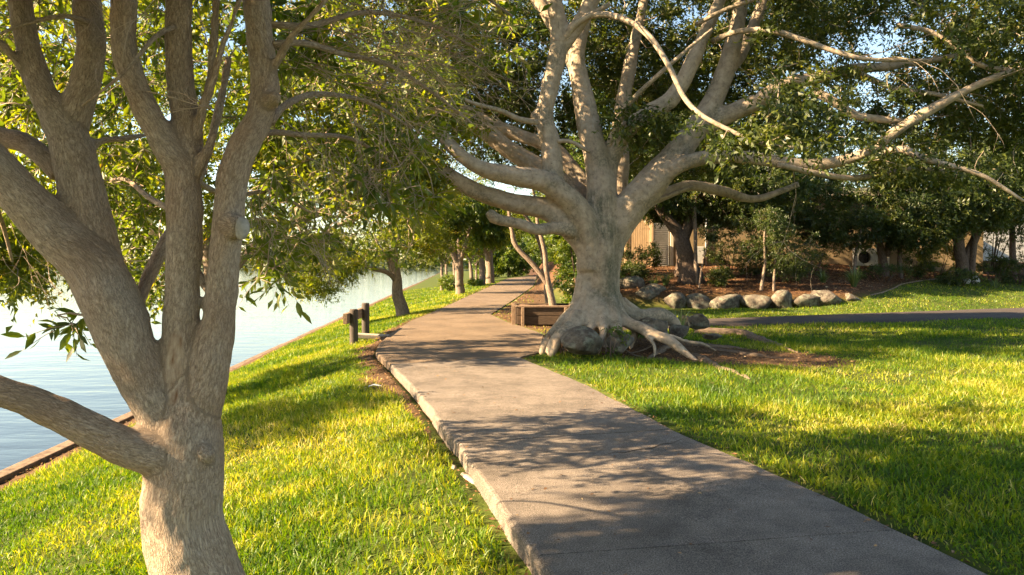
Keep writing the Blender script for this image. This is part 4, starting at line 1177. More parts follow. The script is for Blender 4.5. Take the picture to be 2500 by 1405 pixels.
barrier = thing('post_barrier', 'two short timber posts joined by a rail on the bank beside the path', 'barrier', (pa[0], pa[1], za))
post(pa[0], pa[1], .84, .10, barrier); post(pb[0], pb[1], .88, .10, barrier)
o = obj('rail', bevel_box('rail', (.10, 2.45, .24), .008, M_RAIL), barrier)
mid = (pa + pb) / 2
o.location = (mid[0] - .12, mid[1] - .05, za + .64)
o.rotation_euler = (0, 0, math.atan2(pa[0] - pb[0], pb[1] - pa[1]))
M_FOOT = pbr('pale_concrete', lambda n: n.ramp(ntex(n, 30, 4, .6, geo(n)), [(.3, (.26, .22, .18)), (.7, (.42, .37, .31))]), .9)
o = obj('concrete_footing', bevel_box('concrete_footing', (1.0, .42, .10), .02, M_FOOT), None, 'small pale concrete slab in the grass at the foot of the posts', 'slab')
o.location = (-3.35, 18.15, zg1(-3.35, 18.15) + .02); o.rotation_euler = (0, R(4), R(8))
def stone(name, label, cat, c, size, seed, mat, sub=3, group=None, rot=0.0, flat=0.0, parent=None):
    bm = bmesh.new()
    bmesh.ops.create_icosphere(bm, subdivisions=sub, radius=1.0)
    V = np.array([v.co[:] for v in bm.verts])
    r_ = np.random.default_rng(seed)
    for _ in range(12):          # broad cleaved faces
        n_ = nrmz(r_.normal(size=3)); h = r_.uniform(.5, .85)
        dd = V @ n_
        V = V - np.where(dd > h, (dd - h) * .85, 0)[:, None] * n_
    V = V * (1 + .10 * noise(V, 1.6, seed)[:, None] + .045 * noise(V, 4.0, seed + 1)[:, None] + .02 * noise(V, 9.0, seed + 2)[:, None])
    V = V * np.asarray(size) / 2
    cs, sn = math.cos(rot), math.sin(rot)
    V = np.stack([V[:, 0] * cs - V[:, 1] * sn, V[:, 0] * sn + V[:, 1] * cs, V[:, 2]], -1)
    for v, q in zip(bm.verts, V): v.co = q
    me = bpy.data.meshes.new(name); bm.to_mesh(me); bm.free()
    me.polygons.foreach_set('use_smooth', np.ones(len(me.polygons), bool))
    me.materials.append(mat)
    o = obj(name, me, parent, label, cat, group)
    o.location = [float(q) for q in c]
    return o
def rock_col(n):
    p = geo(n)
    c = n.ramp(ntex(n, 6, 6, .65, p), [(.3, (.04, .032, .025)), (.5, (.105, .087, .070)), (.72, (.20, .168, .135))])
    li = n.ramp(ntex(n, 5, 5, .7, n('ShaderNodeMapping', {'Vector': p, 'Location': (5, 2, 1)}).outputs[0]), [(.5, g3(0)), (.58, g3(.8))])
    c = n.mix(li, c, (.19, .19, .145))
    dk = n.ramp(ntex(n, 4, 5, .7, n('ShaderNodeMapping', {'Vector': p, 'Location': (1, 8, 3)}).outputs[0]), [(.55, g3(0)), (.66, g3(.75))])
    return n.mix(dk, c, (.055, .05, .04))
M_ROCK = pbr('boulder', rock_col, .9, lambda n: ntex(n, 18, 6, .7, geo(n)), .8, .04, .2)
M_CHALK = pbr('pale_stone', lambda n: (.36, .31, .26), .9, lambda n: ntex(n, 40, 4, .6, geo(n)), .5, .01)
p = gp(1145, 1172)
stone('stone_chip', 'long pale stone half buried along the broken path edge', 'stone', (p[0], p[1], zg1(p[0], p[1]) + .0), (.09, .42, .06), 401, M_CHALK, 2, rot=R(22))
p = gp(1107, 1142)
stone('stone_chip', 'small pale stone chip just beyond the longer pale one by the path edge', 'stone', (p[0], p[1], zg1(p[0], p[1])), (.06, .16, .05), 402, M_CHALK, 2, rot=R(20))
p = gp(914, 953)
M_PAPER = pbr('litter_paper', lambda n: (.34, .37, .38), .7)
V = np.array([[-.09, -.03, .05], [0, -.035, .075], [.09, -.02, .055], [.1, .03, .06], [0, .04, .085], [-.085, .035, .06]])
V2 = np.vstack([V, V - np.array([0, 0, .004])])
obj('paper_scrap', tris_mesh('paper_scrap', V2 + np.array([p[0], p[1], zg1(p[0], p[1])]), np.array([[0, 1, 4], [0, 4, 5], [1, 2, 3], [1, 3, 4], [6, 10, 7], [6, 11, 10], [7, 9, 8], [7, 10, 9]]), None, M_PAPER), None, 'scrap of pale paper lying in the shaded grass left of the path', 'litter')

# ------------------------------------------------------------------ timber planter behind the fig
M_PLANK = pbr('planter_plank', lambda n: n.ramp(ntex(n, 14, 5, .7, n('ShaderNodeMapping', {'Vector': geo(n), 'Scale': (.5, .5, 4)}).outputs[0]), [(.3, (.03, .02, .014)), (.7, (.12, .08, .052))]), .9, lambda n: ntex(n, 40, 4, .6, geo(n)), .5, .008)
pl = thing('timber_planter', 'low dark timber planter with stakes on its path side, left of the fig trunk', 'planter', (.75, 20.9, 0))
gx0, gx1, gy0, gy1 = .14, 1.75, 20.6, 22.6
def part_box(name, c, size, mat, par, bev=.008, rz=0, rx=0):
    o = obj(name, bevel_box(name, size, bev, mat, 1), par)
    o.location = c; o.rotation_euler = (rx, 0, rz)
    return o
for k in range(2):
    part_box('plank', ((gx0 + gx1) / 2, gy0, .12 + .25 * k), (gx1 - gx0, .05, .235), M_PLANK, pl)
    part_box('plank', (gx0 - .02, (gy0 + gy1) / 2 + .05, .12 + .25 * k), (.05, gy1 - gy0, .235), M_PLANK, pl)
    part_box('plank', (gx1 + .02, (gy0 + gy1) / 2 + .05, .12 + .25 * k), (.05, gy1 - gy0, .235), M_PLANK, pl)
    part_box('plank', ((gx0 + gx1) / 2, gy1 + .1, .12 + .25 * k), (gx1 - gx0, .05, .235), M_PLANK, pl)
part_box('cap_board', ((gx0 + gx1) / 2 + .02, gy0 - .01, .518), (gx1 - gx0 + .12, .14, .035), M_RAIL, pl)
for k in range(5):
    part_box('stake', (gx0 - .10, gy0 + .10 + .42 * k, .24), (.10, .075, .56), M_RAIL, pl)
part_box('stake', (gx0 + .16, gy0 - .075, .22), (.09, .07, .54), M_RAIL, pl)
part_box('stake', (gx1 - .25, gy0 - .075, .22), (.09, .07, .54), M_RAIL, pl)
M_SOIL = pbr('planter_soil', lambda n: n.ramp(ntex(n, 20, 5, .7, geo(n)), [(.3, (.05, .03, .02)), (.7, (.2, .12, .07))]), 1.0, lambda n: ntex(n, 30, 4, .6, geo(n)), .8, .02)
xs = np.linspace(gx0 + .01, gx1 - .01, 12); ys = np.linspace(gy0 + .03, gy1 + .07, 12)
X, Y = np.meshgrid(xs, ys); Z = .44 + .05 * noise(np.stack([X, Y], -1), 3, 5)
i = np.arange(11)[:, None] * 12; j = np.arange(11)[None]
obj('soil', tris_mesh('soil', np.stack([X, Y, Z], -1).reshape(-1, 3), np.stack([i + j, i + j + 1, i + 13 + j, i + 12 + j], -1).reshape(-1, 4), None, M_SOIL, True), pl)
stone('rock', 'smooth brown rock behind the timber planter at the foot of the thin tree', 'rock', (1.05, 23.2, .1), (1.1, .7, .8), 77, M_ROCK)

# ------------------------------------------------------------------ boulders at the fig's foot
for k, (px, py, d, sx, sy, sz, lab, rot) in enumerate([
    (1426, 836, 13.45, .86, .70, .60, 'largest rounded grey boulder under the fig roots by the path corner', .2),
    (1514, 834, 13.6, .56, .5, .50, 'dark boulder right of the largest one under the fig', .8),
    (1592, 806, 14.3, .80, .62, .50, 'pale lichen-covered boulder behind the long root of the fig', .3),
    (1655, 812, 14.9, .62, .55, .42, 'lichen-spotted boulder between the long root and the strap-leaved plant', 1.1),
    (1706, 790, 16.6, .52, .45, .42, 'upright pale boulder right of the strap-leaved plant', .5),
    (1672, 782, 17.4, .38, .36, .34, 'small brown rock tucked beside the strap-leaved plant', 0),
    (1735, 822, 15.4, .50, .42, .18, 'flat grey stone sunk in the soil right of the fig boulders', .4)]):
    p = P(px, py, d)
    z = max(zg1(p[0], p[1]) + sz * .25, p[2])
    stone('boulder', lab, 'boulder', (p[0], p[1], z), (sx, sy, sz), 500 + k * 7, M_ROCK, 4, 'boulders at the foot of the fig', rot)
p = P(1655, 790, 16.2)
M_STRAP = leaf_mat('strap_leaf', [(0, (.05, .10, .03)), (.6, (.12, .19, .05)), (1, (.26, .26, .08))], .35, .06)
tussock('strap_plant', 'strap-leaved green plant standing upright among the boulders by the fig', p[0], p[1], 34, .72, .055, M_STRAP, .42, None, .25)
shrub('small creeper sprouting between the boulders under the fig', *P(1490, 830, 13.4)[:2], .5, .4, .62, 9, .07, M_LEAF_H, None, 4, 3, .14, seed=45)

# ------------------------------------------------------------------ garden bed: rock wall, mulch plants, trees
rw = [(1535, 30, 1.1, .6), (1585, 29, 1.15, .8), (1645, 28.6, 1.0, .72), (1705, 28.5, 1.25, .78), (1775, 28.4, 1.05, .66), (1840, 28.4, 1.15, .82), (1905, 28.3, 1.05, .74), (1965, 28.3, 1.05, .76), (2018, 28.4, 1.0, .66), (2070, 28.8, .85, .52)]
wl = ['leftmost garden-wall boulder, half hidden behind the fig trunk', 'mossy wall boulder just right of the fig trunk', 'wall boulder behind the strap-leaved plant', 'wide dark wall boulder right of the strap-leaved plant',
      'low blackened wall boulder under the mulch, left of the twin saplings', 'pale streaked wall boulder directly below the twin saplings', 'grey wall boulder just right of the twin saplings', 'wall boulder third from the right end of the garden wall', 'sloping wall boulder second from the right end of the garden wall', 'small grey boulder ending the garden wall on the right']
for k, (px, d, w, h) in enumerate(rw):
    x = (px - 1250) / FPX * d
    stone('wall_boulder', wl[k], 'boulder', (x, d - .12, zg1(x, d - .6) + h * .30), (w * (1.25 + .25 * math.sin(k * 1.9)), 1.0, h * (1.2 + .35 * math.sin(k * 3.3))), 600 + k * 5, M_ROCK, 3, 'boulders of the garden wall', .15 * math.sin(k * 2.1))
M_WCHALK = pbr('white_rock', lambda n: n.ramp(ntex(n, 10, 5, .7, geo(n)), [(.35, (.22, .21, .2)), (.6, (.62, .6, .57))]), .9)
for k, (px, py, lab) in enumerate([(2362, 648, 'white rock left of the dark forked trunk at the right'), (2382, 646, 'white rock right of the dark forked trunk at the right')]):
    x = (px - 1250) / FPX * 35; stone('white_rock', lab, 'rock', (x, 35, zg1(x, 35) + .2), (.4, .4, .55), 700 + k, M_WCHALK, 2, 'white rocks in the garden')
# thin edging strip where the bed meets the rising lawn
ac = Acc()
xs = np.linspace(14.2, 27, 40); ys = bed_y(xs)
ac.tube(np.stack([xs, ys, zg(xs, ys) + .02], -1), np.full(40, .035), 6)
obj('bed_edging', ac.mesh('bed_edging', M_EDGE), None, 'thin pale edging strip between the mulch bed and the upper lawn', 'edging')

TG = 'garden trees in front of the building'
def up_(px, py, d): return P(px, py, d)
def bt(px, d): x = (px - 1250) / FPX * d; return np.array([x, d, zg1(x, d) - .08])
def gl(px, d, rest, w0):
    pts = [bt(px, d)] + [P(a, b, d + (c[0] if c else 0)) for a, b, w, *c in rest]
    return np.array(pts), np.array([w0 / 2 / FPX * d] + [w / 2 / FPX * d for a, b, w, *c in rest])
# big leaning buttressed trunk
d = 31.2
L_ = [gl(1685, d, [(1682, 660, 46), (1672, 615, 40), (1660, 575, 34), (1635, 540, 26), (1605, 500, 22), (1590, 440, 14)], 64),
      gl(1660, d, [(1668, 672, 22, .0), (1674, 645, 20, .05), (1674, 610, 8, .1)], 22), gl(1714, d, [(1704, 672, 22, .0), (1694, 645, 20, .05), (1684, 605, 8, .1)], 22), gl(1690, d - .3, [(1686, 672, 20, .1), (1680, 640, 18, .2), (1672, 600, 6, .35)], 24),
      (np.array([P(1665, 590, d), P(1690, 520, d), P(1720, 440, d), P(1760, 360, d)]), np.array([.3, .22, .15, .07]))]
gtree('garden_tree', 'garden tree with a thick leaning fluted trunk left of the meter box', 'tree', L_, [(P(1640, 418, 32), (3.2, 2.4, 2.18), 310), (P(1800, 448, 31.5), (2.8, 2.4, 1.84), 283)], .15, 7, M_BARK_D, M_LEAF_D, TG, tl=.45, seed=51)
d = 33.5
gtree('garden_tree', 'straight dark-trunked garden tree just behind the leaning fluted trunk', 'tree', [gl(1660, d, [(1662, 560, 20), (1655, 480, 20), (1650, 420, 16), (1640, 330, 10)], 24)], [(P(1680, 348, 34), (4.0, 2.6, 2.53), 310)], .15, 7, M_BARK_D, M_LEAF_D, TG, tl=.5, seed=52)
d = 30.8
gtree('garden_tree', 'very slim straight garden tree between the fluted trunk and the meter box', 'tree', [gl(1700, d, [(1698, 600, 9), (1696, 520, 9), (1698, 460, 8), (1705, 380, 5)], 10)], [(P(1760, 498, 31), (2.0, 1.6, 1.26), 135)], .13, 7, M_BARK_B, M_LEAF_D, TG, tl=.4, seed=53)
d = 35.0
gtree('garden_tree', 'dark garden tree forking into a V beside the air conditioner', 'tree', [gl(2160, d, [(2150, 610, 18), (2138, 580, 15), (2122, 548, 12), (2110, 500, 9)], 22), (np.array([P(2162, 625, d), P(2172, 600, d), P(2184, 570, d), P(2188, 520, d)]), np.array([.17, .16, .14, .08]))],
      [(P(2080, 488, 34), (3.6, 2.2, 2.18), 351), (P(2230, 498, 34.5), (2.6, 2.0, 1.95), 256)], .15, 7, M_BARK_D, M_LEAF_D, TG, tl=.45, seed=54)
gtree('garden_tree', 'slim garden tree just right of the V-forked trunk', 'tree', [gl(2198, 34.6, [(2196, 610, 10), (2200, 570, 9), (2205, 520, 7)], 12)], [(P(2240, 558, 34), (1.5, 1.4, 1.03), 94)], .13, 7, M_BARK_D, M_LEAF_D, TG, tl=.4, seed=55)
d = 35.5
gtree('garden_tree', 'heavy dark forked garden tree by the white rocks', 'tree', [gl(2352, d, [(2345, 610, 26), (2335, 570, 22), (2320, 520, 16)], 34), (np.array([P(2355, 640, d), P(2372, 600, d), P(2388, 555, d), P(2400, 500, d)]), np.array([.22, .2, .19, .12])), gl(2372, d - .2, [(2378, 600, 14), (2390, 540, 12)], 16)],
      [(P(2330, 458, 35), (3.6, 2.4, 2.53), 378), (P(2450, 438, 36), (3, 2.4, 2.30), 270)], .15, 7, M_BARK_D, M_LEAF_D, TG, tl=.45, seed=56)
d = 38
gtree('garden_tree', 'dark garden tree at the right edge before the white building', 'tree', [gl(2475, d, [(2472, 600, 14), (2468, 540, 12), (2460, 480, 9)], 18)], [(P(2500, 498, 38), (3, 2.2, 1.95), 229)], .16, 7, M_BARK_D, M_LEAF_D, TG, tl=.5, seed=57)
# twin saplings in front of the wall with low foliage
d = 28.9
gtree('sapling', 'left of the twin saplings above the streaked wall boulder', 'sapling', [gl(1858, d, [(1862, 680, 7), (1868, 640, 7), (1866, 590, 5), (1870, 540, 4)], 9)], [(P(1860, 570, 29), (1.25, 1.0, .95), 130)], .085, 7, M_BARK_B, M_LEAF_D, 'twin saplings', tl=.3, seed=58)
gtree('sapling', 'right of the twin saplings above the streaked wall boulder', 'sapling', [gl(1890, d, [(1889, 690, 6), (1892, 650, 6), (1895, 600, 5), (1900, 550, 4)], 7)], [(P(1930, 600, 29.2), (1.2, 1.0, 1.15), 130)], .085, 7, M_BARK_B, M_LEAF_D, 'twin saplings', tl=.3, seed=59)
gtree('sapling', 'thin pale leaning sapling in front of the meter box', 'sapling', [gl(1706, 29.6, [(1714, 650, 4), (1722, 615, 4), (1732, 580, 3)], 5)], [(P(1740, 570, 29.6), (.45, .4, .35), 16)], .08, 6, M_BARK_B, M_LEAF_D, None, tl=.22, seed=60, thr=None)
gtree('sapling', 'slim slanting sapling left of the air conditioner', 'sapling', [gl(2084, 34.0, [(2090, 620, 8), (2096, 590, 7), (2104, 550, 5)], 9)], [(P(2050, 560, 34), (1.1, 1.0, .7), 50)], .09, 6, M_BARK_B, M_LEAF_D, None, tl=.3, seed=61)

sh = [(1565, 34.0, 1.8, 1.3, 1.6, 'shrub against the slatted timber screen, right of the fig trunk'), (1545, 31.5, 1.2, 1, .8, 'low shrub at the left end of the mulch bed'), (1930, 31.5, 1.9, 1.5, 1.2, 'dark shrub behind the twin saplings'), (1985, 34.5, 2.4, 1.6, 2.2, 'dark shrub left of the slanting sapling'), (1785, 36.2, 2.6, 1.4, 1.9, 'broad dark shrub against the ochre wall right of the meter box'), (1840, 33.5, 1.6, 1.3, 1.0, 'low dark shrub behind the left sapling'),
      (2160, 33.2, 2.4, 1.4, .75, 'low dark shrub spreading in front of the V-forked tree'), (2245, 35.6, 1.3, 1.2, 1.3, 'rounded dark shrub right of the V-forked tree'), (2290, 36.4, 1.9, 1.4, 1.7, 'sunlit yellow-green shrub against the wall right of the air conditioner'),
      (2345, 33.8, 1.8, 1.2, .7, 'low shrub in front of the white rocks'), (2430, 36.0, 2.4, 1.8, 1.3, 'dark shrub right of the white rocks'), (2490, 36.0, 2.2, 1.8, 1.5, 'dark shrub at the right edge of the garden'), (1760, 30.0, .9, .8, .7, 'small shrub above the wide dark wall boulder'), (2420, 40, 4, 2, 3.4, 'tall loose shrub before the white building')]
for k, (px, d, w, dp, h, lab) in enumerate(sh):
    x = (px - 1250) / FPX * d
    shrub(lab, x, d, w, dp, h, 55 if h < 1.5 else 80, .085, M_LEAF_B if 'sunlit' in lab else M_LEAF_D, 'garden shrubs', 6, 5, .26, seed=60 + k)  # sunlight on the sunlit shrub is put into a brighter leaf colour
for px, d, n, ln_, lab in [(2085, 30.6, 150, 1.05, 'large dark arching grass clump at the right end of the wall boulders'), (1625, 30.6, 90, .8, 'grassy clump in the mulch above the strap-leaved plant'), (1595, 30.2, 70, .7, 'grassy clump in the mulch nearest the fig trunk'), (1765, 31.0, 70, .7, 'grassy clump in the mulch right of the meter box'), (2010, 31.5, 70, .7, 'grassy clump in the mulch behind the sloping wall boulder'), (2430, 34.5, 50, .6, 'grassy clump at the right of the upper mulch bed')]:
    x = (px - 1250) / FPX * d
    tussock('grass_clump', lab, x, d, n, ln_, .022, M_STRAP, .95, 'ornamental grass clumps')

# ------------------------------------------------------------------ building behind the garden
M_WALL = pbr('rendered_wall', lambda n: n.ramp(ntex(n, 2.5, 5, .6, geo(n)), [(.3, (.20, .145, .078)), (.7, (.29, .21, .118))]), .9, lambda n: ntex(n, 60, 3, .6, geo(n)), .2, .005)
M_TRIM = pbr('cream_trim', lambda n: (.55, .48, .36), .7)
M_WHITE = pbr('white_paint', lambda n: n.ramp(ntex(n, 8, 4, .6, geo(n)), [(.3, (.36, .355, .33)), (.7, (.50, .49, .46))]), .55)
M_ROOF = pbr('roof_tin', lambda n: (.20, .19, .18), .6)
M_GLASS = pbr('window_glass', lambda n: (.03, .035, .04), .08, spec=.6)
M_DARKM = pbr('dark_metal', lambda n: (.03, .03, .03), .6)
YW = 38.6
bl = thing('building', 'low ochre rendered building half hidden behind the garden trees', 'building', (14, YW, 1.3))
x_a, x_b = 5.6, 24.6
n_p = 14
pw = (x_b - x_a) / n_p
pm = bevel_box('wall_panel', (pw - .012, .16, 4.6), .006, M_WALL, 1)
for k in range(n_p):
    o = obj('wall_panel', pm, bl); o.location = (x_a + (k + .5) * pw, YW, .6 + 2.3)
part_box('wall_core', ((x_a + x_b) / 2, YW + 4.2, 2.85), (x_b - x_a - .1, 8.1, 4.7), M_WALL, bl)
part_box('eave', ((x_a + x_b) / 2, YW - .25, 5.32), (x_b - x_a + .8, .9, .22), M_TRIM, bl)
rf = part_box('roof', ((x_a + x_b) / 2, YW + 4, 5.52), (x_b - x_a + 1.0, 9.4, .14), M_ROOF, bl)
part_box('upper_wall', (10.2, YW + 2.5, 7.2), (7.0, 4, 3.2), M_WHITE, bl)
w = part_box('window', (8.35, YW + .46, 6.5), (.95, .06, 1.2), M_WHITE, bl)
for sx in (-.21, .21):
    o = obj('pane', bevel_box('pane', (.36, .03, 1.05), .004, M_GLASS, 1), w); o.location = (8.35 + sx, YW + .42, 6.5)
# louvred white door
dx = (1612 - 1250) / FPX * YW
dr = part_box('louvred_door', (dx, YW - .10, 2.72), (.86, .05, 2.25), M_WHITE, bl)
for k in range(22):
    o = obj('slat', bevel_box('slat', (.74, .012, .085), .003, M_WHITE, 1), dr)
    o.location = (dx, YW - .142, 1.70 + k * .097); o.rotation_euler = (R(24), 0, 0)
for sx in (-.56, .56):
    part_box('door_post', (dx + sx, YW - .12, 2.75), (.16, .14, 2.4), M_TRIM, bl)
px_ = (1721 - 1250) / FPX * YW
ac = Acc(); ac.tube(np.array([[px_, YW - .15, 1.3], [px_, YW - .15, 3.3], [px_, YW - .15, 5.2]]), np.full(3, .045), 10)
obj('downpipe', ac.mesh('downpipe', M_WHITE), bl)
for px in (2098, 2166):
    x = (px - 1250) / FPX * YW
    part_box('batten', (x, YW - .10, 2.9), (.09, .03, 4.4), M_TRIM, bl)
mb = thing('meter_box', 'pale grey meter box fixed to the wall right of the fluted trunk', 'meter box', ((1707 - 1250) / FPX * 38.3, 38.38, 1.7))
mx = (1707 - 1250) / FPX * 38.3
part_box('cabinet', (mx, 38.36, 2.15), (.46, .28, .92), M_WHITE, mb)
part_box('door', (mx, 38.208, 2.15), (.40, .02, .84), M_WHITE, mb)
part_box('latch', (mx + .15, 38.19, 2.15), (.03, .02, .09), M_DARKM, mb)
sc_ = thing('timber_screen', 'tall vertical-slat timber screen left of the white louvred door', 'screen', (7.2, 37.9, 1.5))
M_SLAT = pbr('screen_slat', lambda n: n.ramp(ntex(n, 12, 5, .7, n('ShaderNodeMapping', {'Vector': geo(n), 'Scale': (3, 3, .2)}).outputs[0]), [(.3, (.30, .19, .10)), (.7, (.52, .37, .22))]), .85)
x_s0 = (1532 - 1250) / FPX * 38; x_s1 = (1588 - 1250) / FPX * 38
sm = bevel_box('slat', (.085, .03, 2.3), .004, M_SLAT, 1)
k = 0
x = x_s0
while x < x_s1:
    o = obj('slat', sm, sc_); o.location = (x, 37.9, 2.75 + .03 * math.sin(k * 2.7)); x += .115; k += 1
for zz in (2.0, 3.5):
    part_box('rail', ((x_s0 + x_s1) / 2, 37.945, zz), (x_s1 - x_s0 + .15, .045, .09), M_SLAT, sc_)
for xx in (x_s0 - .1, x_s1 + .05):
    part_box('post', (xx, 37.9, 2.7), (.13, .13, 2.6), M_SLAT, sc_)

# air conditioner
axx = (2113 - 1250) / FPX * 37.6; az = 1.62
au = thing('air_conditioner', 'white outdoor air conditioner unit with round fan grille by the ochre wall', 'air conditioner', (axx, 37.6, az))
def sq_hole_panel():
    """front with a round opening"""
    k = 32; r = .315; cx = -.15; V = []; F = []
    for a in range(k):
        t = a * 2 * math.pi / k
        V.append([cx + r * math.cos(t), 0, r * math.sin(t)])
    for a in range(k):
        t = a * 2 * math.pi / k
        c_, s_ = math.cos(t), math.sin(t); m = .40 / max(abs(c_), abs(s_))
        V.append([cx + m * c_ * .95, 0, m * s_ * 1.0])
    for a in range(k): F.append([a, (a + 1) % k, k + (a + 1) % k, k + a])
    V = np.array(V); F = np.array(F)
    V2 = V + np.array([0, .03, 0])
    return tris_mesh('front_panel', np.vstack([V, V2]), np.vstack([F[:, ::-1], F + 2 * k]), None, M_WHITE)
o = obj('front_panel', sq_hole_panel(), au); o.location = (axx, 37.42, az + .42)
part_box('casing', (axx, 37.66, az + .845), (1.1, .42, .03), M_WHITE, au)
part_box('casing', (axx, 37.66, az + .005), (1.1, .42, .03), M_WHITE, au)
part_box('side_panel', (axx + .385, 37.64, az + .425), (.32, .43, .80), M_WHITE, au, .012)
part_box('side_panel', (axx - .54, 37.66, az + .425), (.03, .40, .80), M_WHITE, au)
part_box('back_panel', (axx - .15, 37.80, az + .425), (.75, .02, .80), M_DARKM, au)
gr = Acc()
for r in (.05, .10, .15, .20, .25, .30):
    a = np.linspace(0, 2 * math.pi, 25)
    gr.tube(np.stack([axx - .15 + r * np.cos(a), np.full(25, 37.40), az + .42 + r * np.sin(a)], -1), np.full(25, .004), 4)
for k in range(8):
    a = k * math.pi / 8
    gr.tube(np.array([[axx - .15 - .31 * math.cos(a), 37.395, az + .42 - .31 * math.sin(a)], [axx - .15 + .31 * math.cos(a), 37.395, az + .42 + .31 * math.sin(a)]]), np.full(2, .004), 4)
obj('fan_grille', gr.mesh('fan_grille', M_DARKM), au)
for k in range(3):
    a = k * 2.094 + .3
    c_, s_ = math.cos(a), math.sin(a)
    V = np.array([[.04 * c_, 0, .04 * s_], [.27 * c_ - .09 * s_, .02, .27 * s_ + .09 * c_], [.28 * c_ + .02 * s_, -.0, .28 * s_ - .02 * c_], [.16 * c_ + .05 * s_, -.02, .16 * s_ - .05 * c_]])
    V = np.vstack([V, V + np.array([0, .006, 0])]) + np.array([axx - .15, 37.55, az + .42])
    obj('fan_blade', tris_mesh('fan_blade', V, np.array([[0, 1, 2], [0, 2, 3], [4, 6, 5], [4, 7, 6]]), None, M_DARKM), au)
for sx in (-.4, .4):
    part_box('foot', (axx + sx, 37.66, az - .17), (.08, .40, .32), M_DARKM, au)

wb = thing('white_building', 'white-walled building glimpsed through the trees at the right edge', 'building', (29, 46, 1.5))
pm2 = bevel_box('weatherboard', (9.0, .05, .23), .006, M_WHITE, 1)
for k in range(20):
    o = obj('weatherboard', pm2, wb); o.location = (29.5, 46 - .02, 1.3 + .235 * k); o.rotation_euler = (R(3), 0, 0)
part_box('wall_core', (29.5, 49, 3.6), (9.0, 5.8, 4.9), M_WHITE, wb)
part_box('roof', (29.5, 49, 6.2), (9.8, 7.4, .2), M_ROOF, wb)

# big trees behind the building
BT = [(7.5, 43.5, 9.5, 4.5, 'tall background tree directly behind the fig crown'), (11.5, 55, 9.5, 5.0, 'tall background tree behind the left end of the ochre building'), (18, 52, 8.0, 5.0, 'tall background tree behind the middle of the ochre building'), (25.5, 52, 7.4, 5.0, 'tall background tree behind the right end of the ochre building'), (35, 50, 6.6, 5.0, 'tall background tree at the right edge behind the white building')]
for k, (x, y, zc, rr, lab) in enumerate(BT):
    z = zg1(x, y)
    ls = [(np.array([[x, y, z - .1], [x + .2, y, 3], [x, y, 6], [x - .2, y, zc]]), np.array([.4, .33, .26, .12])), (np.array([[x, y, 4.5], [x + 1.8, y - .5, 6.4], [x + 3.2, y - .5, zc - .5]]), np.array([.2, .14, .06])), (np.array([[x, y, 4.0], [x - 1.8, y - .5, 6.0], [x - 3.2, y - .5, zc - .5]]), np.array([.2, .14, .06]))]
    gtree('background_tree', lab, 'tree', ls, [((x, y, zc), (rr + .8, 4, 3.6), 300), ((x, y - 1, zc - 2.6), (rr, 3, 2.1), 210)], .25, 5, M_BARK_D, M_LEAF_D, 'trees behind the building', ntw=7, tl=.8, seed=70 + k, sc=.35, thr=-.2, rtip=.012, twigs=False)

# distant wood on the far shore, and reeds of foliage that read as one mass
n = 9000
u = rng.uniform(-700, 120, n)
pos = np.stack([u, 445 + 40 * noise(np.stack([u * .006, np.full(n, .5)], -1), 1, 4) + rng.uniform(-10, 30, n), WATERZ + 1 + rng.uniform(0, 1, n) ** 1.3 * (9 + 5 * noise(np.stack([u * .03, np.full(n, 2.5)], -1), 1, 14))], -1)
obj('distant_wood', leaves('distant_wood', pos, nrmz(rng.normal(size=(n, 3))), nrmz(rng.normal(size=(n, 3))), rng.uniform(2, 4.5, n), rng.uniform(1.5, 3, n), rng.uniform(0, 1, n), TD, M_LEAF_D), None, 'dark wooded shore far across the water', 'wood', kind='stuff')

# ------------------------------------------------------------------ grass, litter
def lawn_mask(x, y):
    ok = (x < xl(y) - .02) & (x > xw(y) + .12) | (x > xr(y) + .0)
    ok &= ~((y > sp_near(x) - .05) & (y < sp_far(x) + .05) & (x > 1.5))
    ok &= mulch_mask(x, y) < .35
    ok &= ~((x > gx0 - .15) & (x < gx1 + .1) & (y > gy0 - .1) & (y < gy1 + .2))
    ok &= ~((x > 1.0) & (x < 6.5) & (y > 24.5) & (y < 70))
    return ok

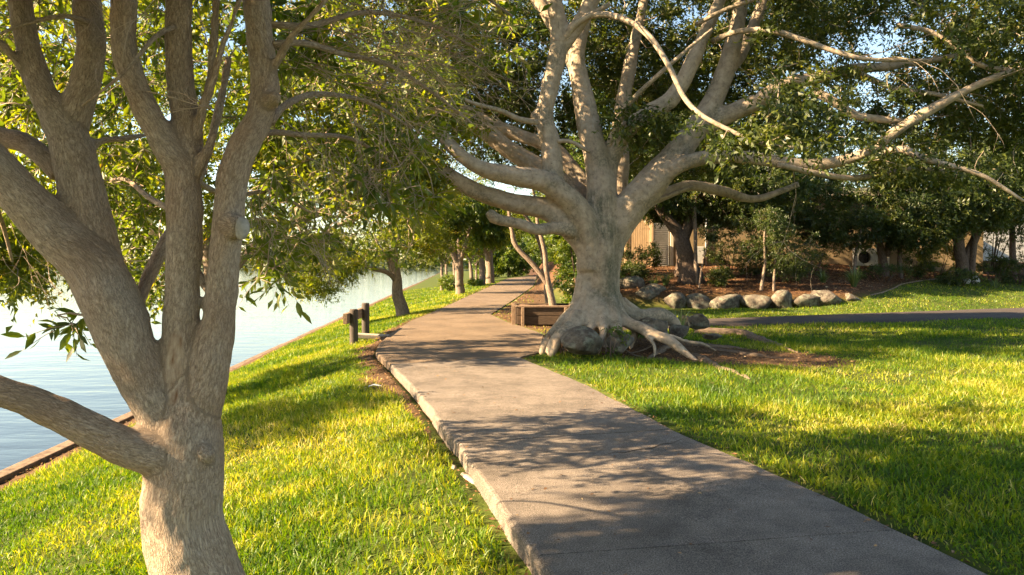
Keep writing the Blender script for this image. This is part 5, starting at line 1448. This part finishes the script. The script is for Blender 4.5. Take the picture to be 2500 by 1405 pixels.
def grass(parts):
    VV, FF, RR = [], [], []; off = 0
    for (y0, y1, n, ln_, wd, seg) in parts:
        t = rng.uniform(0, 1, n)
        y = y0 + (y1 - y0) * t ** 1.15
        half = 0.72 * y + 1.2
        x = rng.uniform(-1, 1, n) * half
        x = np.where(x < xw(y), rng.uniform(0, 1, n) * (xl(y) - xw(y)) + xw(y), x)
        k = lawn_mask(x, y)
        dm = dirt_mask(x, y)
        pn = np.stack([x, y], -1)
        k &= rng.uniform(0, 1, n) > dm * 1.05
        k &= rng.uniform(0, 1, n) < 0.72 + .5 * noise(pn, 1.1, 55)
        x, y = x[k], y[k]; pn = pn[k]; dm = dm[k]; n_ = len(x)
        z = zg(x, y) + 0.012 * noise(pn, 4.0, 8)
        vig = 1 + .35 * noise(pn, .9, 57) + .2 * noise(pn, 3.1, 58)
        L = ln_ * rng.uniform(.55, 1.3, n_) * vig * (1 - .5 * dm)
        Wd = wd * rng.uniform(.6, 1.3, n_)
        a = rng.uniform(0, 2 * math.pi, n_)
        d = np.stack([np.cos(a), np.sin(a), 0 * a], -1)
        b = rng.uniform(0, 2 * math.pi, n_)
        sd = np.stack([np.cos(b), np.sin(b), 0 * b], -1)
        ben = rng.uniform(.15, 1.1, n_)
        base = np.stack([x, y, z - .006], -1)
        def cen(s): return base + d * (L * ben * s ** 1.6)[:, None] + np.array([0, 0, 1.0]) * (L * (s - .42 * ben * s * s))[:, None]
        if seg == 2:
            V = np.stack([base - sd * (Wd * .5)[:, None], base + sd * (Wd * .5)[:, None], cen(.5) - sd * (Wd * .45)[:, None], cen(.5) + sd * (Wd * .45)[:, None], cen(1.0)], 1)
            f = np.array([[0, 1, 3], [0, 3, 2], [2, 3, 4]])
        else:
            V = np.stack([base - sd * (Wd * .5)[:, None], base + sd * (Wd * .5)[:, None], cen(1.0)], 1)
            f = np.array([[0, 1, 2]])
        kk = V.shape[1]
        F = f[None] + (np.arange(n_) * kk)[:, None, None] + off
        off += n_ * kk
        r_ = np.clip(.42 + .30 * noise(pn, .6, 59) + .26 * noise(pn, 2.6, 61) + rng.normal(0, .19, n_) + .22 * dm + .4 * (rng.uniform(0, 1, n_) > .975), 0, 1)
        VV.append(V.reshape(-1, 3)); FF.append(F.reshape(-1, 3)); RR.append(np.repeat(r_, kk))
    return np.vstack(VV), np.vstack(FF), np.concatenate(RR)
V, F, r_ = grass([(2.6, 8.5, 185000, .078, .0105, 2), (8.5, 17, 165000, .10, .016, 1), (17, 34, 165000, .10, .026, 1), (34, 75, 50000, .13, .05, 1)])
obj('grass', tris_mesh('grass', V, F, {'rnd': r_}, M_GRASS), None, 'short green grass of the bank and the lawns', 'grass', kind='stuff')

def litter(n, fx, fy, dens, size):
    x = fx(n); y = fy(n)
    k = rng.uniform(0, 1, n) < dens(x, y)
    x, y = x[k], y[k]; n = len(x)
    pos = np.stack([x, y, zg(x, y) + rng.uniform(.006, .03, n)], -1)
    ax = nrmz(rng.normal(size=(n, 3)) * np.array([1, 1, .25])); nr = nrmz(rng.normal(size=(n, 3)) * .35 + np.array([0, 0, 1]))
    L = size * rng.uniform(.5, 1.2, n)
    return pos, ax, nr, L, L * .45, np.clip(rng.normal(.5, .28, n), 0, 1)
ls = [litter(60000, lambda n: rng.uniform(-7, 8, n), lambda n: rng.uniform(3, 26, n), lambda x, y: ((x < xl(y)) | (x > xr(y))) * dirt_mask(x, y) ** 2 * .9 * (~((y > sp_near(x)) & (x > 1.5))), .05),
      litter(16000, lambda n: rng.uniform(2.5, 22, n), lambda n: rng.uniform(28, 39, n), lambda x, y: mulch_mask(x, y) * .8, .11),
      litter(3000, lambda n: rng.uniform(-6, 18, n), lambda n: rng.uniform(3, 34, n), lambda x, y: ((x < xl(y) - .05) & (x > xw(y) + .3) | (x > xr(y) + .05)) * .35 * lawn_mask(x, y), .055),
      litter(9000, lambda n: rng.uniform(-4.2, 3, n), lambda n: rng.uniform(22, 60, n), lambda x, y: np.where(x < (xl(y) + xr(y)) / 2, 1 - sst(0, .9, xl(y) - x), 1 - sst(0, 1.6, x - xr(y))) * ((x < xl(y)) | (x > xr(y))) * .6, .10)]
p6 = [np.concatenate([l[i] for l in ls]) for i in range(6)]
obj('fallen_leaves', leaves('fallen_leaves', *p6, TD, M_LITTER), None, 'brown fallen leaves along the path edges and over the mulch', 'leaf litter', kind='stuff')
# a few single leaves and bits of bark blown onto the path
n = 420
y = rng.uniform(3.5, 34, n); t = rng.uniform(0, 1, n) ** 1.5; t = np.where(rng.uniform(0, 1, n) < .5, t * .5, 1 - t * .5)
x = xl(y) + (xr(y) - xl(y)) * np.clip(t, .02, .98)
pos = np.stack([x, y, np.full(n, .008)], -1)
obj('path_leaves', leaves('path_leaves', pos, nrmz(rng.normal(size=(n, 3)) * np.array([1, 1, .12])), nrmz(rng.normal(size=(n, 3)) * .25 + np.array([0, 0, 1])), rng.uniform(.02, .055, n), rng.uniform(.012, .025, n), rng.uniform(0, 1, n), TD, M_LITTER), None, 'scattered dry leaves lying on the path', 'leaf litter', kind='stuff')
